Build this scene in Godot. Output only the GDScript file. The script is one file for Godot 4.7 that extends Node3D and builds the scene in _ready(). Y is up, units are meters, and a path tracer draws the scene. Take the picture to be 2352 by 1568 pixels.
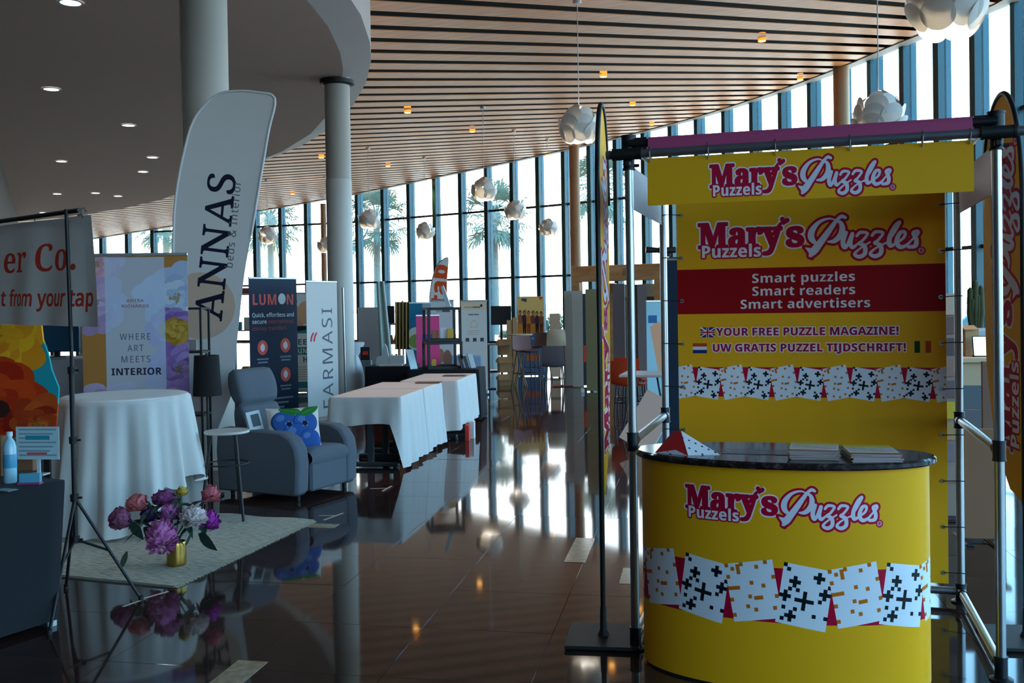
extends Node3D
# ---- camera numbers (image 2352 x 1568, focal length in pixels, eye height, pitch, roll) ----
const FOC := 2250.0
const EYE := 1.66
const PITCH := 0.0122173
const ROLL := 0.0155
const SHIFT := -0.024225
var fwd := Vector3(0, -sin(PITCH), -cos(PITCH))
var rgt := Vector3(1, 0, 0) * cos(ROLL) - Vector3(0, cos(PITCH), -sin(PITCH)) * sin(ROLL)
var upv := Vector3(0, cos(PITCH), -sin(PITCH)) * cos(ROLL) + Vector3(1, 0, 0) * sin(ROLL)
var rng := RandomNumberGenerator.new()
var used := {}
var mats := {}
var serif: SystemFont
var serifb: SystemFont
var sans: SystemFont
var sansb: SystemFont

# ---------------------------------------------------------------- mesh builder
class MB:
	var v := PackedVector3Array()
	var n := PackedVector3Array()
	var t := PackedVector2Array()
	func tri3(a: Vector3, b: Vector3, c: Vector3, na: Vector3, nb: Vector3, nc: Vector3, ua := Vector2(), ub := Vector2(), uc := Vector2()):
		v.append(a); v.append(c); v.append(b)
		n.append(na); n.append(nc); n.append(nb)
		t.append(ua); t.append(uc); t.append(ub)
	func tri(a: Vector3, b: Vector3, c: Vector3, want := Vector3(), ua := Vector2(), ub := Vector2(), uc := Vector2()):
		var q := (b - a).cross(c - a)
		if q.length_squared() < 1e-18: return
		q = q.normalized()
		if want != Vector3() and q.dot(want) < 0.0: tri3(a, c, b, -q, -q, -q, ua, uc, ub)
		else: tri3(a, b, c, q, q, q, ua, ub, uc)
	func quad(a: Vector3, b: Vector3, c: Vector3, d: Vector3, want := Vector3(), ua := Vector2(0, 1), ub := Vector2(1, 1), uc := Vector2(1, 0), ud := Vector2(0, 0)):
		tri(a, b, c, want, ua, ub, uc)
		tri(a, c, d, want, ua, uc, ud)
	func box(c: Vector3, s: Vector3, r := 0.0, bs := Basis()):
		var h := s * 0.5
		r = minf(r, minf(h.x, minf(h.y, h.z)) * 0.9)
		var P = func(x, y, z): return c + bs * Vector3(x, y, z)
		for ax in 3:
			var i: int = (ax + 1) % 3
			var j: int = (ax + 2) % 3
			for sg in [-1.0, 1.0]:
				var q := []
				for k in [[-1, -1], [1, -1], [1, 1], [-1, 1]]:
					var p := Vector3()
					p[ax] = sg * h[ax]; p[i] = k[0] * (h[i] - r); p[j] = k[1] * (h[j] - r)
					q.append(c + bs * p)
				var w := Vector3(); w[ax] = sg
				quad(q[0], q[1], q[2], q[3], bs * w)
			if r > 0.0:
				for s1 in [-1.0, 1.0]:
					for s2 in [-1.0, 1.0]:
						var e := []
						for k in [[-1, 0], [1, 0], [1, 1], [-1, 1]]:
							var p := Vector3()
							p[ax] = k[0] * (h[ax] - r)
							p[i] = s1 * (h[i] - (r if k[1] == 1 else 0.0)); p[j] = s2 * (h[j] - (0.0 if k[1] == 1 else r))
							e.append(c + bs * p)
						var w := Vector3(); w[i] = s1; w[j] = s2
						quad(e[0], e[1], e[2], e[3], bs * w)
		if r > 0.0:
			for sx in [-1.0, 1.0]:
				for s_y in [-1.0, 1.0]:
					for sz in [-1.0, 1.0]:
						tri(P.call(sx * h.x, s_y * (h.y - r), sz * (h.z - r)), P.call(sx * (h.x - r), s_y * h.y, sz * (h.z - r)), P.call(sx * (h.x - r), s_y * (h.y - r), sz * h.z), bs * Vector3(sx, s_y, sz))
	func bar(a: Vector3, b: Vector3, w: float, d: float, r := 0.0):
		var z := (b - a).normalized()
		var x := Vector3.UP.cross(z)
		x = Vector3.RIGHT if x.length() < 0.01 else x.normalized()
		box((a + b) * 0.5, Vector3(w, d, a.distance_to(b)), r, Basis(x, z.cross(x), z))
	func tube(pts: Array, rad, k := 10, caps := true, closed := false):
		var m := pts.size()
		var rings := []
		var axes := []
		var prev := Vector3()
		for i in m:
			var a: Vector3 = pts[(i - 1 + m) % m] if (i > 0 or closed) else pts[i]
			var b: Vector3 = pts[(i + 1) % m] if (i < m - 1 or closed) else pts[i]
			var d := (b - a).normalized()
			var x := prev - d * prev.dot(d)
			if x.length() < 0.01:
				x = (Vector3.UP if absf(d.y) < 0.9 else Vector3.RIGHT)
				x -= d * x.dot(d)
			x = x.normalized(); prev = x
			var y := d.cross(x)
			var rr: float = rad[i] if rad is Array else rad
			var ring := []
			for j in k:
				var an := TAU * j / k
				var nn := x * cos(an) + y * sin(an)
				ring.append([pts[i] + nn * rr, nn])
			rings.append(ring); axes.append(d)
		for i in (m if closed else m - 1):
			var r0: Array = rings[i]
			var r1: Array = rings[(i + 1) % m]
			for j in k:
				var j2 := (j + 1) % k
				tri3(r0[j][0], r0[j2][0], r1[j2][0], r0[j][1], r0[j2][1], r1[j2][1])
				tri3(r0[j][0], r1[j2][0], r1[j][0], r0[j][1], r1[j2][1], r1[j][1])
		if caps and not closed:
			for e in [0, m - 1]:
				var w: Vector3 = -axes[0] if e == 0 else axes[m - 1]
				for j in k: tri(pts[e], rings[e][j][0], rings[e][(j + 1) % k][0], w)
	func lathe(pr: Array, k := 24, o := Vector3(), bs := Basis()):
		var m := pr.size()
		for i in m - 1:
			var a: Vector2 = pr[i]
			var b: Vector2 = pr[i + 1]
			if a.distance_to(b) < 1e-6: continue
			var nd := Vector2(b.y - a.y, a.x - b.x).normalized()
			var na := nd
			var nb := nd
			if i > 0:
				var p := Vector2(a.y - pr[i - 1].y, pr[i - 1].x - a.x).normalized()
				if p.dot(nd) > 0.75: na = (p + nd).normalized()
			if i < m - 2:
				var q := Vector2(pr[i + 2].y - b.y, b.x - pr[i + 2].x).normalized()
				if q.dot(nd) > 0.75: nb = (q + nd).normalized()
			for j in k:
				var c0 := Vector2.from_angle(TAU * j / k)
				var c1 := Vector2.from_angle(TAU * (j + 1) / k)
				var f = func(r: Vector2, c: Vector2): return bs * Vector3(r.x * c.x, r.y, r.x * c.y)
				var A: Vector3 = o + f.call(a, c0)
				var B: Vector3 = o + f.call(b, c0)
				var C: Vector3 = o + f.call(b, c1)
				var D: Vector3 = o + f.call(a, c1)
				var u0 := Vector2(float(j) / k, 1.0 - float(i) / (m - 1))
				var u1 := Vector2(float(j + 1) / k, 1.0 - float(i + 1) / (m - 1))
				if b.x > 1e-5: tri3(A, B, C, f.call(na, c0), f.call(nb, c0), f.call(nb, c1), u0, Vector2(u0.x, u1.y), u1)
				if a.x > 1e-5: tri3(A, C, D, f.call(na, c0), f.call(nb, c1), f.call(na, c1), u0, u1, Vector2(u1.x, u0.y))
				if b.x <= 1e-5: pass
	func ell(c: Vector3, r: Vector3, k := 16, bs := Basis()):
		grid(func(u, w): return c + bs * (Vector3(sin(w * PI) * cos(u * TAU), cos(w * PI), sin(w * PI) * sin(u * TAU)) * r), k, k / 2)
	func prism(poly: Array, z0: float, z1: float, x := Transform3D(), uv := Rect2()):
		var pp := PackedVector2Array(poly)
		var ids := Geometry2D.triangulate_polygon(pp)
		var U = func(p: Vector2): return Vector2((p.x - uv.position.x) / uv.size.x, 1.0 - (p.y - uv.position.y) / uv.size.y) if uv.size.x > 0 else Vector2()
		for zz in [z0, z1]:
			var w := x.basis * Vector3(0, 0, 1.0 if zz == z1 else -1.0)
			for i in range(0, ids.size(), 3):
				var a := pp[ids[i]]
				var b := pp[ids[i + 1]]
				var c := pp[ids[i + 2]]
				tri(x * Vector3(a.x, a.y, zz), x * Vector3(b.x, b.y, zz), x * Vector3(c.x, c.y, zz), w, U.call(a), U.call(b), U.call(c))
		var ar := 0.0
		for i in pp.size(): ar += pp[i].cross(pp[(i + 1) % pp.size()])
		for i in pp.size():
			var a := pp[i]
			var b := pp[(i + 1) % pp.size()]
			var nn := Vector3(b.y - a.y, a.x - b.x, 0) * signf(ar)
			quad(x * Vector3(a.x, a.y, z0), x * Vector3(b.x, b.y, z0), x * Vector3(b.x, b.y, z1), x * Vector3(a.x, a.y, z1), x.basis * nn, U.call(a), U.call(b), U.call(b), U.call(a))
	func grid(f: Callable, nu: int, nv: int, thick := 0.0):
		var P := []
		for i in nu + 1:
			var col := []
			for j in nv + 1: col.append(f.call(float(i) / nu, float(j) / nv))
			P.append(col)
		var wrap: bool = P[0][nv / 2].distance_to(P[nu][nv / 2]) < 1e-5
		var N := []
		for i in nu + 1:
			var col := []
			for j in nv + 1:
				var i0 := i - 1 if i > 0 else (nu - 1 if wrap else 0)
				var i1 := i + 1 if i < nu else (1 if wrap else nu)
				var du: Vector3 = P[i1][j] - P[i0][j]
				var dv: Vector3 = P[i][mini(j + 1, nv)] - P[i][maxi(j - 1, 0)]
				if du.length() < 1e-6: du = P[i1][mini(maxi(j, 1), nv - 1)] - P[i0][mini(maxi(j, 1), nv - 1)]
				col.append(du.cross(dv).normalized())
			N.append(col)
		for s in ([0.0, -thick] if thick > 0.0 else [0.0]):
			for i in nu:
				for j in nv:
					var q := [P[i][j], P[i + 1][j], P[i + 1][j + 1], P[i][j + 1]]
					var m := [N[i][j], N[i + 1][j], N[i + 1][j + 1], N[i][j + 1]]
					var w := [Vector2(float(i) / nu, float(j) / nv), Vector2(float(i + 1) / nu, float(j) / nv), Vector2(float(i + 1) / nu, float(j + 1) / nv), Vector2(float(i) / nu, float(j + 1) / nv)]
					for tr in [[0, 1, 2], [0, 2, 3]]:
						var a: Vector3 = q[tr[0]] + m[tr[0]] * s
						var b: Vector3 = q[tr[1]] + m[tr[1]] * s
						var c: Vector3 = q[tr[2]] + m[tr[2]] * s
						if (b - a).cross(c - a).length_squared() < 1e-18: continue
						if s == 0.0: tri3(a, b, c, m[tr[0]], m[tr[1]], m[tr[2]], w[tr[0]], w[tr[1]], w[tr[2]])
						else: tri3(a, c, b, -m[tr[0]], -m[tr[2]], -m[tr[1]], w[tr[0]], w[tr[2]], w[tr[1]])
	func mesh() -> ArrayMesh:
		var a := []
		a.resize(Mesh.ARRAY_MAX)
		a[Mesh.ARRAY_VERTEX] = v; a[Mesh.ARRAY_NORMAL] = n; a[Mesh.ARRAY_TEX_UV] = t
		var m := ArrayMesh.new()
		m.add_surface_from_arrays(Mesh.PRIMITIVE_TRIANGLES, a)
		return m

# ---------------------------------------------------------------- flat print: a canvas of filled outlines
class Art:
	var im: Image
	var w: int
	var h: int
	var s := 2.0
	var xf := Transform2D()
	var src: Image
	static var glyphs := {}
	func _init(ww: int, hh: int, bg: Color):
		w = ww; h = hh
		im = Image.create_empty(int(w * s), int(h * s), false, Image.FORMAT_RGBA8)
		im.fill(bg)
		src = Image.create_empty(int(w * s), 1, false, Image.FORMAT_RGBA8)
	func fill(cs: Array, c: Color, world := true):
		var T := xf.scaled(Vector2(s, s)) if world else Transform2D()
		var rows := {}
		var H := int(h * s)
		var W := int(w * s)
		for ct in cs:
			var m: int = ct.size()
			for i in m:
				var a: Vector2 = T * ct[i]
				var b: Vector2 = T * ct[(i + 1) % m]
				var d := 1
				if a.y > b.y:
					var q := a; a = b; b = q; d = -1
				var y0 := maxi(0, int(ceil(a.y - 0.5)))
				var y1 := mini(H, int(ceil(b.y - 0.5)))
				if y1 <= y0: continue
				var k := (b.x - a.x) / (b.y - a.y)
				for y in range(y0, y1):
					if not rows.has(y): rows[y] = []
					rows[y].append(Vector2(a.x + (y + 0.5 - a.y) * k, d))
		var soft := c.a < 0.999
		if soft: src.fill(c)
		for y in rows:
			var r: Array = rows[y]
			r.sort()
			var wind := 0
			for i in r.size() - 1:
				wind += int(r[i].y)
				if wind != 0:
					var x0 := maxi(0, int(round(r[i].x)))
					var x1 := mini(W, int(round(r[i + 1].x)))
					if x1 > x0:
						if soft: im.blend_rect(src, Rect2i(0, 0, x1 - x0, 1), Vector2i(x0, y))
						else: im.fill_rect(Rect2i(x0, y, x1 - x0, 1), c)
	func rect(x: float, y: float, ww: float, hh: float, c: Color):
		fill([[Vector2(x, y), Vector2(x + ww, y), Vector2(x + ww, y + hh), Vector2(x, y + hh)]], c)
	func poly(p: Array, c: Color):
		fill([p], c)
	func ell(cx: float, cy: float, rx: float, ry: float, c: Color, rot := 0.0, k := 28):
		var p := []
		for i in k: p.append(Vector2(cx, cy) + Vector2(cos(TAU * i / k) * rx, sin(TAU * i / k) * ry).rotated(rot))
		fill([p], c)
	static func curve(p: Array) -> Array:   # Catmull-Rom through the points; each point is Vector3(x, y, width)
		var o := []
		for i in p.size() - 1:
			var a = p[maxi(i - 1, 0)]
			var d = p[mini(i + 2, p.size() - 1)]
			for k in 8: o.append(p[i].cubic_interpolate(p[i + 1], a, d, k / 8.0))
		o.append(p[-1])
		return o
	func stroke(p: Array, width: float, c: Color):   # points Vector2, or Vector3 with a width of their own
		var cs := []
		for i in p.size():
			var a := Vector2(p[i].x, p[i].y)
			var ra: float = (p[i].z * 0.5 if p[i] is Vector3 else 0.0) + width * 0.5
			var cir := []
			for k in 12: cir.append(a + Vector2.from_angle(TAU * k / 12) * ra)
			cs.append(cir)
			if i < p.size() - 1:
				var b := Vector2(p[i + 1].x, p[i + 1].y)
				var rb: float = (p[i + 1].z * 0.5 if p[i + 1] is Vector3 else 0.0) + width * 0.5
				if a.distance_to(b) < 0.01: continue
				var m := (b - a).normalized().orthogonal()
				cs.append([a - m * ra, b - m * rb, b + m * rb, a + m * ra])
		for i in cs.size():   # one winding for all, so that overlaps add up
			var ar := 0.0
			for k in cs[i].size(): ar += cs[i][k].cross(cs[i][(k + 1) % cs[i].size()])
			if ar < 0: cs[i].reverse()
		fill(cs, c)
	static func outline(ch: int, f: Font) -> Array:
		var key := [ch, f]
		if not glyphs.has(key):
			var ts := TextServerManager.get_primary_interface()
			var rid: RID = f.get_rids()[0]
			var g := ts.font_get_glyph_index(rid, 200, ch, 0)
			var d := ts.font_get_glyph_contours(rid, 200, g)
			var cs := []
			if d.has("points"):
				var from := 0
				for e in d.contours:
					var raw := []
					for i in range(from, e + 1): raw.append(d.points[i])
					from = e + 1
					var m := raw.size()
					var ex := []   # implied on-curve points put in
					for i in m:
						ex.append(raw[i])
						var q: Vector3 = raw[(i + 1) % m]
						if int(raw[i].z) == 0 and int(q.z) == 0: ex.append(Vector3((raw[i].x + q.x) / 2, (raw[i].y + q.y) / 2, 1))
					var st := 0
					while st < ex.size() and int(ex[st].z) != 1: st += 1
					var pts := []
					m = ex.size()
					var i := 0
					while i < m:
						var p: Vector3 = ex[(st + i) % m]
						var q: Vector3 = ex[(st + i + 1) % m]
						if int(p.z) == 1 and int(q.z) == 0:
							var r: Vector3 = ex[(st + i + 2) % m]
							for k in 5:
								var t := k / 5.0
								pts.append(Vector2(p.x, p.y) * (1 - t) * (1 - t) + Vector2(q.x, q.y) * 2 * t * (1 - t) + Vector2(r.x, r.y) * t * t)
							i += 2
						else:
							pts.append(Vector2(p.x, p.y))
							i += 1
					cs.append(pts)
			glyphs[key] = [cs, ts.font_get_glyph_advance(rid, 200, g).x]
		return glyphs[key]
	func text(tx: String, f: Font, size: float, x: float, y: float, c: Color, align := 0, fit := 0.0, track := 0.0, skew := 0.0, fat := 0.0, rot := 0.0):
		var k := size / 200.0
		var adv := 0.0
		for ch in tx: adv += outline(ch.unicode_at(0), f)[1] * k + track
		var sq := fit / adv if fit > 0.0 else 1.0
		adv *= sq
		var pen := -adv * 0.5 * align
		for ch in tx:
			var g := outline(ch.unicode_at(0), f)
			var cs := []
			for ct in g[0]:
				var o := []
				for p in ct: o.append(Vector2(x, y) + Vector2(pen + (p.x * k - p.y * k * skew) * sq, p.y * k).rotated(rot))
				cs.append(o)
			if cs: fill(cs, c)
			if fat > 0.0:
				for o in cs:
					var cl: Array = o.duplicate()
					cl.append(o[0])
					stroke(cl, fat, c)
			pen += (g[1] * k + track) * sq
	func tex() -> ImageTexture:
		var r: Image = im.duplicate()
		r.resize(w, h, Image.INTERPOLATE_BILINEAR)
		return ImageTexture.create_from_image(r)

# ---------------------------------------------------------------- placing and naming
func ray(px: float, py: float) -> Vector3:
	return fwd + rgt * ((px - 1176.0) / FOC) + upv * ((784.0 - py) / FOC + SHIFT)
func A(px: float, py: float, z: float) -> Vector3:      # the point seen at a pixel at a depth
	var d := ray(px, py)
	return d * (z / -d.z) + Vector3(0, EYE, 0)
func G(px: float, py: float, h := 0.0) -> Vector3:      # the point seen at a pixel on a level plane
	var d := ray(px, py)
	return d * ((h - EYE) / d.y) + Vector3(0, EYE, 0)
func P(x: float, y: float, z: float) -> Vector3:
	return Vector3(x, y, -z)
func roof_h(x: float, z: float) -> float:
	return 5.82 + 0.125 * x + 0.05 * z
func roof_at(px: float, py: float) -> Vector3:
	var d := ray(px, py)
	return d * ((5.82 - EYE) / (d.y - 0.125 * d.x + 0.05 * d.z)) + Vector3(0, EYE, 0)
func numbered(called: String) -> String:
	used[called] = used.get(called, -1) + 1
	return called if used[called] == 0 else "%s_%03d" % [called, used[called]]
func thing(called: String, label: String, cat: String, at := Vector3(), turn := 0.0, group := "") -> Node3D:
	var o := Node3D.new()
	o.name = numbered(called)
	add_child(o)
	o.position = at
	o.rotation_degrees.y = turn
	tag(o, label, cat, group)
	return o
func tag(o: Node3D, label: String, cat: String, group := ""):
	o.set_meta("label", label); o.set_meta("category", cat)
	if group: o.set_meta("group", group)
func part(called: String, m, mat: Material, parent: Node, label := "", stuff := false) -> MeshInstance3D:
	var o := MeshInstance3D.new()
	o.name = called
	o.mesh = m.mesh() if m is MB else m
	o.material_override = mat
	parent.add_child(o, true)
	if label: o.set_meta("label", label)
	if stuff: o.set_meta("kind", "stuff")
	return o
func solo(called: String, m, mat: Material, label: String, cat: String, group := "") -> MeshInstance3D:
	var o := MeshInstance3D.new()
	o.name = numbered(called)
	o.mesh = m.mesh() if m is MB else m
	o.material_override = mat
	add_child(o)
	tag(o, label, cat, group)
	return o
func struct(called: String) -> Node3D:
	var o := Node3D.new()
	o.name = called
	add_child(o)
	o.set_meta("kind", "structure")
	return o
func mat(c: Color, rough := 0.7, metal := 0.0) -> StandardMaterial3D:
	var key := [c, rough, metal]
	if not mats.has(key):
		var m := StandardMaterial3D.new()
		m.albedo_color = c; m.roughness = rough; m.metallic = metal
		mats[key] = m
	return mats[key]
func rgb(r: int, g: int, b: int) -> Color:
	return Color(r / 255.0, g / 255.0, b / 255.0)
func printed(a, rough := 0.55) -> StandardMaterial3D:
	var m := StandardMaterial3D.new()
	m.albedo_texture = a.tex() if a is Art else a
	m.roughness = rough
	m.texture_repeat = false
	m.metallic_specular = 0.3
	return m
func glow(c: Color, e: float) -> StandardMaterial3D:
	var m := StandardMaterial3D.new()
	m.albedo_color = Color(0.9, 0.9, 0.9)
	m.emission_enabled = true; m.emission = c; m.emission_energy_multiplier = e
	return m
func fabric(c: Color, size := 0.02, depth := 0.08, sheen := 0.3) -> StandardMaterial3D:
	var m := StandardMaterial3D.new()
	m.albedo_color = c; m.roughness = 0.95
	m.rim_enabled = sheen > 0; m.rim = sheen; m.rim_tint = 0.6
	m.heightmap_enabled = true; m.heightmap_texture = weave; m.heightmap_scale = depth
	m.uv1_triplanar = true; m.uv1_scale = Vector3.ONE / size
	return m
var weave: ImageTexture
func noise_image(sz: int, freq: float, sd: int, oct := 4, kind := FastNoiseLite.TYPE_SIMPLEX_SMOOTH, ridged := false) -> Image:
	var f := FastNoiseLite.new()
	f.seed = sd; f.frequency = freq; f.noise_type = kind; f.fractal_octaves = oct
	f.fractal_type = FastNoiseLite.FRACTAL_RIDGED if ridged else FastNoiseLite.FRACTAL_FBM
	return f.get_seamless_image(sz, sz)
func ramped(im: Image, cols: Array) -> ImageTexture:
	var gr := Gradient.new()
	gr.offsets = PackedFloat32Array(cols.map(func(k): return k[0]))
	gr.colors = PackedColorArray(cols.map(func(k): return k[1]))
	var lut := PackedByteArray()
	for i in 256:
		var c := gr.sample(i / 255.0)
		lut.append(int(c.r * 255)); lut.append(int(c.g * 255)); lut.append(int(c.b * 255))
	var d := im.get_data()
	var o := PackedByteArray()
	o.resize(d.size() * 3)
	for i in d.size():
		var k := d[i] * 3
		o[i * 3] = lut[k]; o[i * 3 + 1] = lut[k + 1]; o[i * 3 + 2] = lut[k + 2]
	return ImageTexture.create_from_image(Image.create_from_data(im.get_width(), im.get_height(), false, Image.FORMAT_RGB8, o))
func spot(o: Node, at: Vector3, c: Color, e: float, angle := 60.0, size := 0.06):
	var l := SpotLight3D.new()
	l.name = "lamp_light"
	l.light_color = c; l.light_energy = e; l.spot_angle = angle; l.spot_range = 60; l.spot_attenuation = 2.0; l.light_size = size; l.shadow_enabled = true
	l.position = at; l.rotation_degrees.x = -90
	o.add_child(l, true)

# ================================================================ the place
var plan: Array = []          # the glass wall in plan (x, depth)
var room := PackedVector2Array()
var M := {}

func _ready():
	rng.seed = 7
	# ---- camera
	var cam := Camera3D.new()
	cam.name = "camera"
	cam.projection = Camera3D.PROJECTION_FRUSTUM
	cam.near = 0.05; cam.far = 900
	cam.size = 2.0 * cam.near * 784.0 / FOC
	cam.frustum_offset = Vector2(0, SHIFT * cam.near)
	cam.transform = Transform3D(Basis(rgt, upv, -fwd), Vector3(0, EYE, 0))
	add_child(cam)
	cam.current = true
	# ---- sky and exposure
	var we := WorldEnvironment.new()
	we.name = "environment"
	var e := Environment.new()
	var sky := ProceduralSkyMaterial.new()
	sky.sky_top_color = Color(0.27, 0.49, 0.62)
	sky.sky_horizon_color = Color(0.53, 0.575, 0.58)
	sky.sky_curve = 0.13
	sky.sun_angle_max = 46.0
	sky.sun_curve = 1.0
	sky.sky_energy_multiplier = 4.5
	sky.ground_bottom_color = Color(0.62, 0.62, 0.58)
	sky.ground_horizon_color = Color(1.0, 0.97, 0.9)
	sky.ground_curve = 0.05
	sky.ground_energy_multiplier = 1.5
	var cl := FastNoiseLite.new()
	cl.seed = 11; cl.frequency = 0.006; cl.fractal_octaves = 5
	var cim := cl.get_seamless_image(1024, 512)
	cim.convert(Image.FORMAT_RGBA8)
	for y in 512:
		for x in 1024:
			var k: float = clampf((cim.get_pixel(x, y).r - 0.45) * 2.2, 0.0, 1.0)
			cim.set_pixel(x, y, Color(1, 1, 1, k * 0.03))
	sky.sky_cover = ImageTexture.create_from_image(cim)
	e.background_mode = Environment.BG_SKY
	e.sky = Sky.new()
	e.sky.sky_material = sky
	e.tonemap_mode = Environment.TONE_MAPPER_LINEAR
	e.tonemap_exposure = 0.74
	e.sdfgi_enabled = true; e.ssao_enabled = true; e.ssil_enabled = true
	we.environment = e
	add_child(we)
	# ---- sun, ahead and to the left, behind thin haze that glows round it
	var sun := DirectionalLight3D.new()
	sun.name = "sun"
	sun.light_energy = 6.5
	sun.light_color = Color(1.0, 0.90, 0.76)
	sun.light_angular_distance = 0.6
	sun.shadow_enabled = true
	sun.sky_mode = DirectionalLight3D.SKY_MODE_LIGHT_ONLY
	add_child(sun)
	sun.look_at_from_position(Vector3(-0.29, 0.53, -0.797), Vector3.ZERO)
	var haze := DirectionalLight3D.new()
	haze.name = "sun_haze"
	haze.light_energy = 13.0
	haze.light_color = Color(1.0, 0.90, 0.76)
	haze.sky_mode = DirectionalLight3D.SKY_MODE_SKY_ONLY
	haze.shadow_enabled = true
	add_child(haze)
	haze.look_at_from_position(Vector3(-0.29, 0.53, -0.797), Vector3.ZERO)
	# ---- fonts and shared looks
	serif = SystemFont.new(); serif.font_names = PackedStringArray(["Droid Serif"])
	serifb = SystemFont.new(); serifb.font_names = PackedStringArray(["Droid Serif"]); serifb.font_weight = 700
	sans = SystemFont.new(); sans.font_names = PackedStringArray(["Droid Sans"])
	sansb = SystemFont.new(); sansb.font_names = PackedStringArray(["Droid Sans"]); sansb.font_weight = 700
	looks()
	build_floor()
	build_glass()
	build_ceiling()
	build_columns()
	build_walls()
	build_outdoors()
	build_lamps()
	build_booth()
	build_lounge()
	build_left_stand()
	build_row()
	build_far()
	build_right()

func looks():
	var wi := Image.create_empty(64, 64, false, Image.FORMAT_L8)
	for y in 64:
		for x in 64:
			var k := absf(sin(x * PI / 8)) * (1.0 if (x / 8 + y / 8) % 2 == 0 else 0.4) + absf(sin(y * PI / 8)) * (0.4 if (x / 8 + y / 8) % 2 == 0 else 1.0)
			wi.set_pixel(x, y, Color(k * 0.6, k * 0.6, k * 0.6))
	weave = ImageTexture.create_from_image(wi)
	# dark brown polished marble: fine clouds, sparse light veins
	var a := noise_image(1024, 0.006, 3, 5)
	var b := noise_image(1024, 0.0035, 9, 3, FastNoiseLite.TYPE_SIMPLEX_SMOOTH, true)
	var da := a.get_data()
	var db := b.get_data()
	var o := PackedByteArray()
	o.resize(da.size() * 3)
	for i in da.size():
		var k := da[i] / 255.0
		var vn := clampf((db[i] / 255.0 - 0.965) * 28.0, 0.0, 1.0) * k
		var y := (i / 1024)
		var st := 0.06 * sin(y * 0.21 + k * 9.0) * sin(y * 0.043)
		var br := 0.72 + 0.5 * k + st
		o[i * 3] = int(clampf(58 * br + vn * 95, 0, 255)); o[i * 3 + 1] = int(clampf(39 * br + vn * 84, 0, 255)); o[i * 3 + 2] = int(clampf(35 * br + vn * 76, 0, 255))
	M.marble = printed(ImageTexture.create_from_image(Image.create_from_data(1024, 1024, false, Image.FORMAT_RGB8, o)), 0.05)
	M.marble.texture_repeat = true
	M.marble.metallic_specular = 0.42
	M.wood = StandardMaterial3D.new()
	var wn := noise_image(512, 0.012, 21, 4)
	M.wood.albedo_texture = ramped(wn, [[0.0, rgb(206, 126, 72)], [0.5, rgb(226, 144, 86)], [1.0, rgb(238, 164, 106)]])
	M.wood.uv1_triplanar = true; M.wood.uv1_scale = Vector3(0.15, 0.6, 1.2)
	M.wood.roughness = 0.42; M.wood.metallic_specular = 0.35
	M.white = mat(rgb(226, 224, 220), 0.6)
	M.plaster = mat(rgb(232, 202, 184), 0.8)
	M.black = mat(rgb(18, 18, 20), 0.55)
	M.blackcloth = fabric(rgb(20, 22, 28), 0.02, 0.05, 0.2)
	M.steel = mat(rgb(176, 182, 186), 0.3, 0.9)
	M.alu = mat(rgb(190, 196, 198), 0.38, 0.8)
	M.darksteel = mat(rgb(52, 54, 60), 0.35, 0.7)
	M.teal = mat(rgb(20, 76, 88), 0.5)
	M.tealdark = mat(rgb(20, 40, 48), 0.6)
	M.glass = StandardMaterial3D.new()
	M.glass.transparency = BaseMaterial3D.TRANSPARENCY_ALPHA
	M.glass.albedo_color = Color(0.9, 0.97, 1.0, 0.03); M.glass.roughness = 0.0
	M.linen = fabric(rgb(206, 204, 202), 0.012, 0.05, 0.25)
	M.kraft = mat(rgb(176, 134, 92), 0.85)
	M.concrete = mat(rgb(236, 226, 206), 0.9)

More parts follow.
